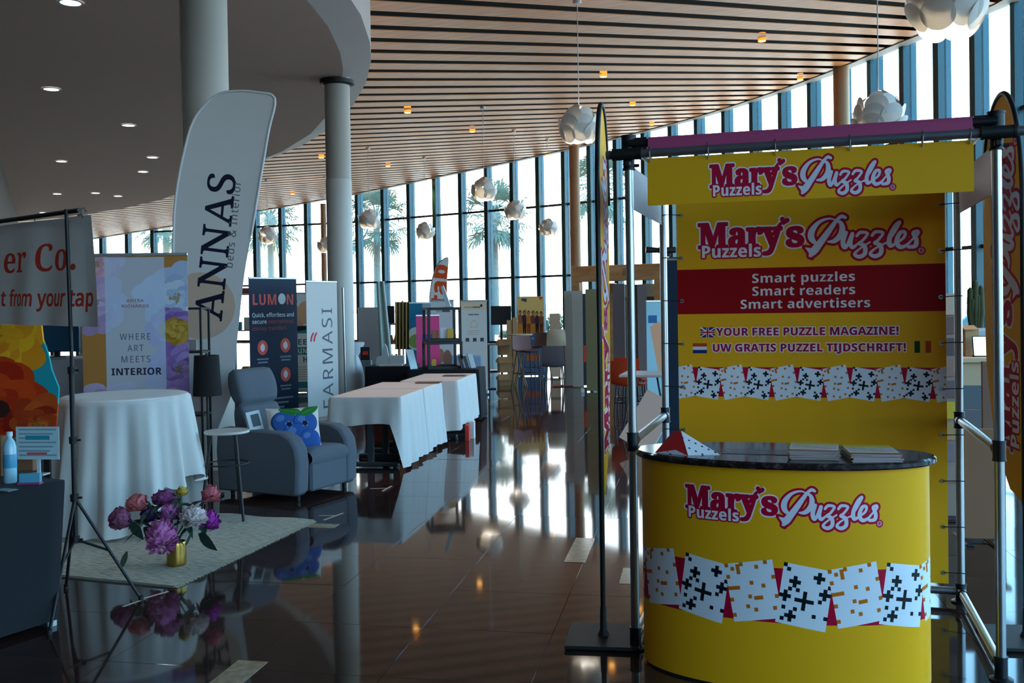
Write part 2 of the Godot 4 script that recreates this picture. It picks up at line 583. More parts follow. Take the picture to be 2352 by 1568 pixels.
# ---------------------------------------------------------------- floor
func build_floor():
	var f := struct("floor")
	var g := MB.new()
	g.box(P(-10, -0.112, 24), Vector3(44, 0.2, 72))
	part("screed", g, mat(rgb(34, 28, 26), 0.6), f)
	var fi := 0.185
	var e1 := Vector2(cos(fi), -sin(fi))
	var e2 := Vector2(sin(fi), cos(fi))
	var org := Vector2(0.304, 6.293)
	var T := 0.68
	var variants := []
	for k in 8:
		var q := MB.new()
		var h := T * 0.5 - 0.0008
		var c := 0.0005
		var uv := Vector2(k % 4, k / 4) * 0.25
		var U = func(p: Vector3): return uv + Vector2(p.x / T + 0.5, p.z / T + 0.5) * 0.25
		var tp := [Vector3(-h + c, 0, h - c), Vector3(h - c, 0, h - c), Vector3(h - c, 0, -h + c), Vector3(-h + c, 0, -h + c)]
		var lo := [Vector3(-h, -c, h), Vector3(h, -c, h), Vector3(h, -c, -h), Vector3(-h, -c, -h)]
		q.quad(tp[0], tp[1], tp[2], tp[3], Vector3.UP, U.call(tp[0]), U.call(tp[1]), U.call(tp[2]), U.call(tp[3]))
		for i in 4:
			var j := (i + 1) % 4
			q.quad(lo[i], lo[j], tp[j], tp[i], Vector3.UP, U.call(lo[i]), U.call(lo[j]), U.call(tp[j]), U.call(tp[i]))
			q.quad(lo[i] + Vector3(0, -0.01, 0), lo[j] + Vector3(0, -0.01, 0), lo[j], lo[i], (lo[i] + lo[j]) * Vector3(1, 0, 1), U.call(lo[i]), U.call(lo[j]), U.call(lo[j]), U.call(lo[i]))
		variants.append(q)
	var meshes := variants.map(func(q): return q.mesh())
	var cells := []
	for i in range(-44, 24):
		for j in range(-10, 70):
			var c := org + e1 * (i + 0.69) * T + e2 * (j + 0.5) * T
			if c.y < 0.2 or c.y > 56 or c.x < -28 or c.x > 11.4: continue
			if not Geometry2D.is_point_in_polygon(c, PackedVector2Array([Vector2(-29, -9), Vector2(5, -9), Vector2(9, 2), Vector2(10.9, 12), Vector2(11.2, 22), Vector2(9.6, 30), Vector2(6.9, 36.4), Vector2(2.2, 41.4), Vector2(-7.6, 48.4), Vector2(-18.6, 52.4), Vector2(-29, 54)])): continue
			var seen := c.y > 3.9 and absf(c.x / c.y) < 0.56
			cells.append([c.length() + (0.0 if seen else 1000.0), c])
	cells.sort_custom(func(a, b): return a[0] < b[0])
	var rest := MB.new()
	for n in cells.size():
		var c: Vector2 = cells[n][1]
		var k := rng.randi() % 8
		var x := Transform3D(Basis(Vector3.UP, -fi + PI * (rng.randi() % 2)), P(c.x, rng.randf_range(-0.0003, 0.0003), c.y))
		x.basis = Basis.from_euler(Vector3(rng.randfn(0, 0.0007), 0, rng.randfn(0, 0.0007))) * x.basis
		if n < 290:
			var o := MeshInstance3D.new()
			o.name = "floor_tile"; o.mesh = meshes[k]; o.material_override = M.marble
			o.transform = x
			f.add_child(o, true)
		else:
			var q: MB = variants[k]
			for i in q.v.size():
				rest.v.append(x * q.v[i]); rest.n.append(x.basis * q.n[i]); rest.t.append(q.t[i])
	part("floor_tiles", rest, M.marble, f, "", true)
	# light travertine strips let into the dark floor
	var tr := StandardMaterial3D.new()
	tr.albedo_texture = ramped(noise_image(256, 0.03, 5, 4), [[0.0, rgb(150, 122, 92)], [1.0, rgb(196, 168, 134)]])
	tr.uv1_triplanar = true; tr.uv1_scale = Vector3.ONE * 2; tr.roughness = 0.12
	for s in [[Vector2(0.437, 6.62), 0.135, 0.66], [G(736, 1207), 0.26, 0.13], [G(548, 1545), 0.15, 0.3], [G(1440, 1322), 0.07, 0.35]]:
		var b := MB.new()
		b.box(Vector3(), Vector3(s[1], 0.004, s[2]))
		var o := part("floor_inlay", b, tr, f)
		o.position = P(s[0].x, 0.0005, s[0].y) if s[0] is Vector2 else s[0]
		o.rotation.y = -fi

# ---------------------------------------------------------------- glass wall
func wall_z(px: float) -> float:
	var k := [[-400, 55.5], [210, 53.5], [380, 52.6], [825, 48.6], [1000, 45.8], [1305, 41.5], [1448, 39.3], [1600, 36.6], [1900, 30.0], [2100, 25.6], [2320, 22.3]]
	for i in k.size() - 1:
		if px <= k[i + 1][0] or i == k.size() - 2: return lerpf(k[i][1], k[i + 1][1], (px - k[i][0]) / float(k[i + 1][0] - k[i][0]))
	return 22.0
func build_glass():
	var pxs := []
	for i in range(-4, 0): pxs.append(231 + 58.7 * i)
	for i in 20: pxs.append(231 + 58.85 * i)
	pxs.append_array([1409, 1473, 1535, 1595, 1658, 1722, 1788, 1855, 1922, 1993, 2067, 2145, 2229, 2323])
	for px in pxs:
		var p := A(px + 6 + maxf(0, px - 800) * 0.0087, 700, wall_z(px))
		plan.append(Vector2(p.x, -p.z))
	plan.append_array([Vector2(11.5, 20.7), Vector2(11.6, 18.9), Vector2(11.6, 17), Vector2(11.4, 15), Vector2(11.2, 13), Vector2(10.8, 11), Vector2(10.4, 9), Vector2(9.9, 7), Vector2(9.3, 5), Vector2(8.6, 3), Vector2(7.8, 1), Vector2(6.9, -1), Vector2(6.0, -3), Vector2(5.0, -5), Vector2(4.0, -7), Vector2(3.0, -9)])
	plan.push_front(Vector2(-30, 54.5))
	for i in plan.size() - 1:
		var a: Vector2 = plan[i]
		var b: Vector2 = plan[i + 1]
		var w := struct("window_%d" % (i + 1))
		w.position = P(a.x, 0, a.y)
		var d := (b - a).normalized()
		w.rotation.y = atan2(d.y, d.x)     # local +x runs along the wall, local -z points outside
		var L := a.distance_to(b)
		var H0 := roof_h(a.x, a.y) + 0.5
		var H1 := roof_h(b.x, b.y) + 0.5
		for s in [[0.02, 0.2], [-0.2, 0.17]]:
			var m := MB.new()
			m.box(Vector3(0, H0 / 2, s[0]), Vector3(0.2, H0, s[1]), 0.006)
			part("mullion", m, M.teal, w)
		var lv := [0.0, 2.914, 5.94]
		for k in 3:
			if k > 0 and lv[k] < H0 - 0.6:
				var t := MB.new()
				t.box(Vector3(L / 2, lv[k], -0.06), Vector3(L - 0.2, 0.09, 0.12), 0.004)
				part("transom", t, M.tealdark, w)
			var lo: float = lv[k]
			var hi: float = lv[k + 1] if k < 2 else minf(H0, H1)
			if hi < lo + 0.3: continue
			var g := MB.new()
			g.box(Vector3(L / 2, (lo + hi) / 2, -0.1), Vector3(L - 0.18, hi - lo - 0.07, 0.012))
			part("pane", g, M.glass, w)
		var sl := MB.new()
		sl.box(Vector3(L / 2, 0.04, -0.05), Vector3(L, 0.1, 0.3))
		part("sill", sl, M.tealdark, w)

# ---------------------------------------------------------------- ceiling
func slab(m: MB, poly: PackedVector2Array, bottom: Callable, thick: float):
	var ids := Geometry2D.triangulate_polygon(poly)
	var B = func(p: Vector2, up: float): return P(p.x, bottom.call(p.x, p.y) + up, p.y)
	for i in range(0, ids.size(), 3):
		var a := poly[ids[i]]
		var b := poly[ids[i + 1]]
		var c := poly[ids[i + 2]]
		m.tri(B.call(a, 0.0), B.call(b, 0.0), B.call(c, 0.0), Vector3.DOWN)
		m.tri(B.call(a, thick), B.call(b, thick), B.call(c, thick), Vector3.UP)
	for i in poly.size():
		var a := poly[i]
		var b := poly[(i + 1) % poly.size()]
		m.quad(B.call(a, 0.0), B.call(b, 0.0), B.call(b, thick), B.call(a, thick))
func build_ceiling():
	var c := struct("ceiling")
	var ins := []
	for i in plan.size():
		var a: Vector2 = plan[maxi(i - 1, 0)]
		var b: Vector2 = plan[mini(i + 1, plan.size() - 1)]
		var d := (b - a).normalized()
		ins.append(plan[i] + Vector2(d.y, -d.x) * 0.55)
	room = PackedVector2Array(ins)
	room.append(Vector2(-30, -9.6))
	# wide timber strips with dark gaps, running up to the right
	var sd := Vector2(0.79, 0.613).normalized()
	var nd := Vector2(-sd.y, sd.x)
	for k in range(-18, 92):
		var n0 := 12.0 + (k - 0.35) * 0.766
		var strip := PackedVector2Array([nd * (n0 - 0.24) + sd * -60, nd * (n0 + 0.24) + sd * -60, nd * (n0 + 0.24) + sd * 90, nd * (n0 - 0.24) + sd * 90])
		for pl in Geometry2D.intersect_polygons(strip, room):
			var m := MB.new()
			slab(m, pl, roof_h, 0.014)
			part("ceiling_panel", m, M.wood, c)
	var deck := MB.new()
	var outer := PackedVector2Array(plan)
	outer.append(Vector2(-30, -9.6))
	slab(deck, outer, func(x, z): return roof_h(x, z) + 0.5, 0.15)
	part("ceiling_void", deck, mat(rgb(12, 11, 11), 0.9), c)
	# plain band between the strips and the glass
	var band := MB.new()
	for i in plan.size() - 1:
		slab(band, PackedVector2Array([plan[i], plan[i + 1], ins[i + 1], ins[i]]), func(x, z): return roof_h(x, z) - 0.03, 0.12)
	var bulk := MB.new()  # dark strip added to stop daylight leaking through the strip gaps
	for i in plan.size() - 1:
		var p0: Vector2 = ins[i]
		var p1: Vector2 = ins[i + 1]
		var h0 := roof_h(p0.x, p0.y)
		var h1 := roof_h(p1.x, p1.y)
		bulk.quad(P(p0.x, h0, p0.y), P(p1.x, h1, p1.y), P(p1.x, h1 + 0.55, p1.y), P(p0.x, h0 + 0.55, p0.y))
		bulk.quad(P(plan[i].x, h0 + 0.1, plan[i].y), P(plan[i + 1].x, h1 + 0.1, plan[i + 1].y), P(plan[i + 1].x, h1 + 0.6, plan[i + 1].y), P(plan[i].x, h0 + 0.6, plan[i].y))
	part("added_bulkhead", bulk, mat(rgb(12, 11, 11), 0.9), c)
	part("edge_band", band, mat(rgb(150, 138, 128), 0.6), c)
	# lower pale ceiling with a curved rim
	var rim := [Vector2(-2.3, 7.5), Vector2(-2.0, 9.6), Vector2(-1.91, 11.49), Vector2(-1.87, 12.56), Vector2(-1.94, 13.85), Vector2(-2.07, 14.86), Vector2(-2.37, 16.34), Vector2(-2.88, 18.14), Vector2(-3.7, 20.38), Vector2(-4.81, 22.58), Vector2(-6.3, 24.9), Vector2(-8.41, 28.23), Vector2(-10.94, 31.94), Vector2(-13.4, 34.7), Vector2(-16.6, 37.3), Vector2(-18.4, 38.6)]
	rim.push_front(Vector2(-3.0, 4.5)); rim.push_front(Vector2(-4.2, 1.0)); rim.push_front(Vector2(-6, -3)); rim.push_front(Vector2(-8, -6))
	var flat := PackedVector2Array()
	for i in rim.size():
		var a: Vector2 = rim[maxi(i - 1, 0)]
		var b: Vector2 = rim[mini(i + 1, rim.size() - 1)]
		var d := (b - a).normalized()
		flat.append(rim[i] + Vector2(-d.y, d.x) * 0.42)
	var r := MB.new()
	for i in rim.size() - 1:
		var q := [P(flat[i].x, 5.26, flat[i].y), P(flat[i + 1].x, 5.26, flat[i + 1].y), P(rim[i + 1].x, 5.40, rim[i + 1].y), P(rim[i].x, 5.40, rim[i].y)]
		r.quad(q[0], q[1], q[2], q[3], Vector3.DOWN)
		r.quad(q[3], q[2], q[2] + Vector3(0, 1.5, 0), q[3] + Vector3(0, 1.5, 0))
		r.quad(q[0] + Vector3(0, 0.1, 0), q[1] + Vector3(0, 0.1, 0), q[2] + Vector3(0, 1.5, 0), q[3] + Vector3(0, 1.5, 0))
	part("soffit_rim", r, mat(rgb(186, 176, 172), 0.7), c)
	var so := flat.duplicate()
	so.append(Vector2(-18.6, 36.8)); so.append(Vector2(-12.5, 24.0)); so.append(Vector2(-10.4, 19)); so.append(Vector2(-10.0, -6))
	var sm := MB.new()
	slab(sm, so, func(_x, _z): return 5.26, 0.1)
	part("soffit", sm, M.plaster, c)

# ---------------------------------------------------------------- columns and solid walls
func build_columns():
	var wc := mat(rgb(178, 172, 162), 0.55)
	var warm := mat(rgb(190, 150, 112), 0.6)  # orange lamplight painted into the colour of white columns
	for s in [
		[482.0, 10.4, 0.236, 5.3, wc, "thick white round column rising behind the white feather flag"],
		[783.0, 15.5, 0.197, 5.3, wc, "slimmer white round column standing under the curved ceiling rim"],
		[195.0, 36.5, 0.2, 5.5, wc, "pale distant round column behind the white banner on the left"],
		[1324.0, 40.3, 0.215, 8.6, warm, "round column with warm light painted on, beside the glass, above the timber kiosk"],
		[1938.0, 28.6, 0.225, 8.6, warm, "round column with warm light painted on, beside the glass, above the yellow booth"],
		[746.0, 49.0, 0.13, 6.9, warm, "thin column with warm light painted on, by the glass, half behind the slimmer white column"]]:
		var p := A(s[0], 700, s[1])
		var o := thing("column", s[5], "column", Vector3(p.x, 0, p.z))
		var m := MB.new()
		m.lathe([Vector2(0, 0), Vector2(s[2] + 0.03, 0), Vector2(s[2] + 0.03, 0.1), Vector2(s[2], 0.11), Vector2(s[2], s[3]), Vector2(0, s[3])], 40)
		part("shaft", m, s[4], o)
		if s[1] == 15.5:
			var k := MB.new()
			k.lathe([Vector2(0.2, 5.17), Vector2(0.27, 5.19), Vector2(0.27, 5.25), Vector2(0.2, 5.25)], 36)
			part("shadow_ring", k, M.black, o, "painted recess shadow where the column meets the ceiling")  # dark ring paints in the shadow of the ceiling recess
			var sl := MB.new()
			sl.lathe([Vector2(0.198, 0.12), Vector2(0.201, 0.13), Vector2(0.201, 3.68), Vector2(0.198, 3.69)], 40)
			part("sleeve", sl, mat(rgb(196, 194, 188), 0.5), o, "paler painted lower shaft")
		if s[1] == 10.4:
			var k := MB.new()
			k.tube([Vector3(-0.25, 3.4, 0.02), Vector3(-0.25, 5.2, 0.02)], 0.012, 8)
			part("conduit", k, M.white, o, "thin white pipe beside the shaft")
func build_walls():
	var w := mat(rgb(150, 140, 130), 0.85)
	for s in [["wall_left", P(-30.1, 3.2, 22.7), Vector3(0.3, 7.4, 64)], ["wall_back", P(-13.5, 3.6, -9.2), Vector3(33.6, 8.0, 0.3)]]:
		var o := struct(s[0])
		var m := MB.new()
		m.box(s[1], s[2])
		part("wall_face", m, w, o)
	var d := struct("wall_inner")
	var m := MB.new()
	m.bar(P(-10.6, 3.0, 20.0), P(-19.0, 3.0, 37.6), 0.2, 6.0)
	m.bar(P(-10.6, 3.0, 20.0), P(-10.6, 3.0, -9.0), 0.2, 6.0)
	part("wall_face", m, mat(rgb(70, 60, 54), 0.85), d)

# ---------------------------------------------------------------- outdoors
func build_outdoors():
	var g := struct("ground_outside")
	var m := MB.new()
	m.box(P(0, -0.75, 150), Vector3(700, 0.5, 500))
	m.box(P(0, -0.35, 94), Vector3(300, 0.3, 150))
	part("paving", m, M.concrete, g)
	m = MB.new()
	m.box(P(0, -0.35, -30), Vector3(300, 0.3, 97.5))  # unseen dark ground, added to cut light bouncing in from the right
	part("added_dark_ground", m, mat(rgb(66, 70, 76), 0.9), g)
	var trunk := StandardMaterial3D.new()
	trunk.albedo_texture = ramped(noise_image(256, 0.04, 8, 3), [[0.0, rgb(120, 116, 106)], [1.0, rgb(160, 154, 142)]])
	trunk.uv1_triplanar = true; trunk.uv1_scale = Vector3(1, 4, 1); trunk.roughness = 0.95
	var leaf := mat(rgb(96, 112, 96), 0.8).duplicate()
	leaf.backlight_enabled = true; leaf.backlight = Color(0.08, 0.10, 0.07)
	var i := 0
	for s in [[868, 60.0, 500, 16.0, "palm tree outside the glass, right of the slimmer white column"], [1138, 58.0, 492, 17.0, "palm tree outside the glass, behind the cluster of hanging lamps"], [1380, 56.0, 425, 17.0, "palm tree outside the glass, behind the left yellow feather flag"], [624, 64.0, 502, 15.0, "palm tree outside the glass, between the white feather flag and the column"], [384, 66.0, 505, 15.0, "palm tree outside, glimpsed just left of the white feather flag"]]:
		var p := A(s[0], 700, s[1])
		var top := A(s[0], s[2], s[1])
		var o := thing("palm_tree", s[4], "palm tree", Vector3(p.x, -0.2, p.z))
		var H := top.y + 0.2
		var tk := MB.new()
		var pr := []
		for k in 24:
			var y := H * k / 23.0
			pr.append(Vector2(0.24 + 0.015 * (k % 2) - 0.05 * y / H + (0.1 if k == 0 else 0.0), y))
		tk.lathe(pr, 14)
		part("trunk", tk, trunk, o)
		rng.seed = 40 + i
		var bt := MB.new()
		bt.ell(Vector3(0, H - 0.2, 0), Vector3(0.42, 0.6, 0.42), 12)
		part("crown_base", bt, trunk, o)
		for k in 40:   # fan leaves: a stalk and a fan of drooping blades
			var an := TAU * k * 0.382 + rng.randf_range(-0.2, 0.2)
			var el := lerpf(1.35, -1.0, k / 39.0)
			var dir := Vector3(cos(an) * cos(el), sin(el), sin(an) * cos(el))
			var L := rng.randf_range(1.3, 1.8)
			var f := MB.new()
			var b0 := Vector3(0, H, 0)
			var hub := b0 + dir * L + Vector3(0, -0.12 * L, 0)
			f.tube([b0, b0 + dir * L * 0.5 + Vector3(0, 0.03, 0), hub], 0.025, 5)
			var side := dir.cross(Vector3.UP).normalized()
			var nn := side.cross(dir)
			for q in 17:
				var t := (q - 8) / 8.0
				var bd := (dir * cos(t * 1.75) + side * sin(t * 1.75) + nn * (0.12 + rng.randf_range(-0.1, 0.1))).normalized()
				var BL := rng.randf_range(1.0, 1.4) * (1.0 - 0.25 * absf(t))
				var wd := bd.cross(nn).normalized() * 0.06
				var mid := hub + bd * BL * 0.6 + Vector3(0, -0.05, 0)
				var tip := hub + bd * BL + Vector3(0, -0.34 * BL, 0)
				f.quad(hub - wd * 0.3, hub + wd * 0.3, mid + wd, mid - wd)
				f.tri(mid - wd, mid + wd, tip)
			part("frond", f, leaf, o)
		i += 1
	# clipped bushes by the far glass
	var bush := mat(rgb(96, 104, 76), 0.9)
	rng.seed = 5
	for s in [[1300, 740, 0.75, 0.7, "olive green bush outside, right of the blue group poster"], [1258, 752, 0.7, 0.6, "low grey green bush outside, just right of the blue poster's edge"], [1172, 780, 0.7, 0.6, "low bush outside, behind the left of the blue poster"], [1095, 790, 0.7, 0.6, "low bush outside, behind the white house poster"]]:
		var p := A(s[0], 700, 52.0)
		var o := thing("bush", s[4], "bush", Vector3(p.x, -0.2, p.z))
		var top: float = A(s[0], s[1] - 26, 52).y + 0.2
		var b := MB.new()
		for k in 420:
			var u := Vector3(rng.randfn(0, 1), absf(rng.randfn(0, 1)), rng.randfn(0, 1)).normalized()
			var q: Vector3 = u * Vector3(s[2], maxf(top, 0.4), s[3]) * rng.randf_range(0.75, 1.0)
			var x := Vector3(rng.randfn(0, 1), rng.randfn(0, 1), rng.randfn(0, 1)).normalized()
			var y := u.cross(x).normalized()
			b.quad(q - x * 0.13, q + y * 0.05, q + x * 0.13, q - y * 0.05)
		part("foliage", b, bush, o, "", true)
		var st := MB.new()
		st.tube([Vector3(0, 0, 0), Vector3(0.02, maxf(top, 0.4) * 0.7, 0)], 0.05, 6)
		part("stem", st, trunk, o)
	build_car()
func build_car():
	var o := thing("car", "blue car parked outside the glass, seen behind the cardboard box on the right", "car", P(13.4, -0.2, 29.0), 14)
	var m := MB.new()
	var side := [Vector2(-2.1, 0.35), Vector2(-2.15, 0.75), Vector2(-1.9, 0.95), Vector2(-1.1, 1.05), Vector2(-0.4, 1.5), Vector2(0.9, 1.55), Vector2(1.6, 1.1), Vector2(2.1, 1.0), Vector2(2.15, 0.4)]
	m.prism(side, -0.85, 0.85)
	part("body", m, mat(rgb(40, 120, 160), 0.25, 0.2), o)
	for sg in [-1.0, 1.0]:
		var g := MB.new()
		g.prism([Vector2(-0.95, 1.08), Vector2(-0.38, 1.44), Vector2(0.85, 1.48), Vector2(1.35, 1.12)], sg * 0.855 - 0.01, sg * 0.855 + 0.01)
		part("side_window", g, mat(rgb(60, 90, 100), 0.1), o)
		for x in [-1.3, 1.35]:
			var w := MB.new()
			w.lathe([Vector2(0, -0.1), Vector2(0.3, -0.1), Vector2(0.33, -0.06), Vector2(0.33, 0.06), Vector2(0.3, 0.1), Vector2(0, 0.1)], 20, Vector3(x, 0.33, sg * 0.8), Basis(Vector3.RIGHT, PI / 2))
			part("wheel", w, M.black, o)

# ---------------------------------------------------------------- lamps
func build_lamps():
	var cool := Color(0.90, 0.97, 1.0)
	var disc := glow(cool, 5.0)
	var k := 0
	var where := ["topmost of the pale soffit, cut by the picture's top edge", "second from the top of the soffit, near the left edge", "alone left of the thick column, halfway down the soffit", "third down along the left of the soffit", "just left of the white feather flag's top", "below and left of the one nearest the white feather flag", "leftmost of the row of three near the soffit's far end", "middle of the row of three near the soffit's far end", "rightmost of the row of three near the soffit's far end", "farthest, just above the white banner's black bar", "added unseen overhead above the round white table", "added unseen overhead above the left banner", "added unseen overhead beyond the left edge", "added unseen overhead above the black table", "added unseen overhead at the far left"]
	for a in [[162, 5], [118, 204], [295, 287], [141, 370], [350, 361], [328, 394], [131, 445], [219, 443], [271, 450], [99, 488], P(-3.0, 5.255, 7.6), P(-5.1, 5.255, 7.2), P(-7.3, 5.255, 11.3), P(-5.0, 5.255, 3.2), P(-7.4, 5.255, 7.0)]:  # overhead ones are unseen, added to brighten the left corner
		var p: Vector3 = a if a is Vector3 else G(a[0], a[1], 5.255)
		var o := thing("downlight", "round white downlight, " + where[k], "ceiling light", p, 0, "downlights in the pale soffit")
		var r := MB.new()
		r.lathe([Vector2(0.115, 0.0), Vector2(0.115, -0.012), Vector2(0.14, -0.012), Vector2(0.142, 0.0)], 28)
		part("trim_ring", r, M.white, o)
		var d := MB.new()
		d.lathe([Vector2(0, -0.006), Vector2(0.116, -0.006), Vector2(0.116, 0.0), Vector2(0, 0.0)], 28)
		part("lamp_disc", d, disc, o)
		spot(o, Vector3(0, -0.03, 0), cool, 1.5, 75, 0.1)
		k += 1
	var collar: StandardMaterial3D = glow(Color(1.0, 0.60, 0.20), 2.2)  # emission imitates lamp light falling on the housing
	collar.albedo_color = Color(0.3, 0.2, 0.12)
	var amber := Color(1.0, 0.72, 0.42)
	var ag := glow(Color(1.0, 0.74, 0.36), 30.0)
	var swhere := ["above the slimmer column's right side", "between the column and the large hanging lamp", "low, just above the windows right of the column", "immediately left of the slimmer column", "farthest left, right of the white feather flag", "above and right of the large hanging lamp", "highest on the right, above the booth's middle", "just left of the column with warm light painted on, above the booth", "right of the left yellow flag's tip", "close below the one by the yellow flag's tip", "by the window edge under the large hanging lamp", "at the window edge left of the cluster of lamps", "at the top edge beside the nearest hanging lamp", "added unseen overhead beyond the white tables", "added unseen overhead beyond the booth's right", "added unseen overhead above the nearest white table", "added unseen overhead behind the booth", "added unseen overhead right of the booth"]
	k = 0
	for a in [[936, 253], [1085, 298], [891, 378], [738, 358], [672, 443], [1386, 170], [1750, 88], [1838, 178], [1453, 237], [1497, 283], [1258, 353], [985, 410], [2262, 2], Vector2(0.6, 15.0), Vector2(4.5, 15.5), Vector2(-1.15, 11.4), Vector2(2.3, 9.5), Vector2(5.6, 9.2)]:  # overhead ones are unseen, added to warm and brighten the white tabletops
		var p: Vector3 = P(a.x, roof_h(a.x, a.y), a.y) if a is Vector2 else roof_at(a[0], a[1])
		var o := thing("spotlight", "small amber spotlight between ceiling strips, " + swhere[k], "spotlight", p, 0, "amber spotlights in the timber ceiling")
		var h := MB.new()
		h.lathe([Vector2(0.08, -0.07), Vector2(0.09, -0.07), Vector2(0.09, 0.12), Vector2(0, 0.12)], 18)
		part("painted_glow_collar", h, collar, o)
		var d := MB.new()
		d.lathe([Vector2(0, -0.064), Vector2(0.081, -0.064), Vector2(0.081, -0.05), Vector2(0, -0.05)], 18)
		part("lamp_disc", d, ag, o)
		spot(o, Vector3(0, -0.1, 0), amber, 15.0, 30, 0.08)
		k += 1
	# hanging lamps: a ball of overlapping round petals, open below over a bright bulb
	var pet := mat(rgb(216, 214, 210), 0.35).duplicate()
	pet.backlight_enabled = true; pet.backlight = Color(0.25, 0.24, 0.22)
	var thin := mat(rgb(236, 232, 226), 0.5).duplicate()
	thin.backlight_enabled = true; thin.backlight = Color(0.7, 0.68, 0.64)
	var bulb := glow(Color(1.0, 0.97, 0.92), 14.0)
	var pm := MB.new()
	pm.grid(func(u, w):
		var rr: float = w * 0.52
		var q := Vector3(sin(rr) * cos(u * TAU), sin(rr) * sin(u * TAU), cos(rr))
		return Vector3(q.x, q.y, q.z * 0.5 + 0.5 - 1.0) * 0.325, 30, 3, 0.006)
	var petal := pm.mesh()
	var lw := ["large one hanging alone in front of the timber ceiling", "upper one of the pair left of the orange-lit column", "lower right one of the pair before the palm", "just right of the slimmer white column, before a palm", "low, between the first palm and the pair", "lowest right, just left of the orange-lit column", "left of the slimmer column, before a palm", "half hidden behind the slimmer column's left edge", "nearest one, cut by the top edge on the right", "behind the booth's magenta top band"]
	k = 0
	for s in [[1330, 297, 88], [1112, 440, 55], [1183, 488, 45], [848, 508, 46], [977, 535, 40], [1260, 527, 40], [615, 545, 40], [750, 567, 38], [2175, 25, 155], [2018, 275, 105]]:
		var z: float = 0.65 * FOC / s[2]
		var p := A(s[0], s[1], z)
		var o := thing("pendant_lamp", "white petal globe pendant lamp, " + lw[k], "pendant lamp", p, rng.randf() * 360, "petal globe pendants")
		rng.seed = 60 + k
		var rows := [[0.42, 3], [0.95, 6], [1.42, 7], [1.86, 8]]
		for ri in 4:
			for j in rows[ri][1]:
				if rng.randf() < 0.05: continue
				var an: float = TAU * (j + 0.5 * (ri % 2)) / rows[ri][1] + rng.randf_range(-0.14, 0.14)
				var th: float = rows[ri][0] + rng.randf_range(-0.09, 0.09)
				var nrm := Vector3(sin(th) * cos(an), cos(th), sin(th) * sin(an))
				var b := Basis.looking_at(-nrm, Vector3.UP if absf(nrm.y) < 0.95 else Vector3.RIGHT)
				b = b * Basis(Vector3.RIGHT, (0.36 if ri < 3 else 0.16) + rng.randf_range(-0.16, 0.26))
				var q := MeshInstance3D.new()
				q.name = "petal"; q.mesh = petal; q.material_override = pet if ri < 3 else thin
				q.transform = Transform3D(b, nrm * (0.322 - 0.006 * (ri % 2)))
				o.add_child(q, true)
		var bm := MB.new()
		bm.ell(Vector3(0, -0.03, 0), Vector3(0.19, 0.17, 0.19), 20)
		part("lamp_bulb", bm, bulb, o)
		var l := OmniLight3D.new()
		l.name = "lamp_light"
		l.light_color = Color(1.0, 0.96, 0.9); l.light_energy = 2.2; l.omni_range = 50; l.omni_attenuation = 2.0; l.light_size = 0.1; l.shadow_enabled = true
		l.position.y = -0.03
		o.add_child(l)
		var top := roof_h(p.x, -p.z) - p.y
		var cb := MB.new()
		cb.tube([Vector3(0, 0.1, 0), Vector3(0, top + 0.05, 0)], 0.008, 6)
		part("cable", cb, M.white, o)
		var cp := MB.new()
		cp.lathe([Vector2(0, top - 0.06), Vector2(0.07, top - 0.06), Vector2(0.07, top), Vector2(0, top)], 16)
		part("canopy", cp, M.white, o)
		k += 1

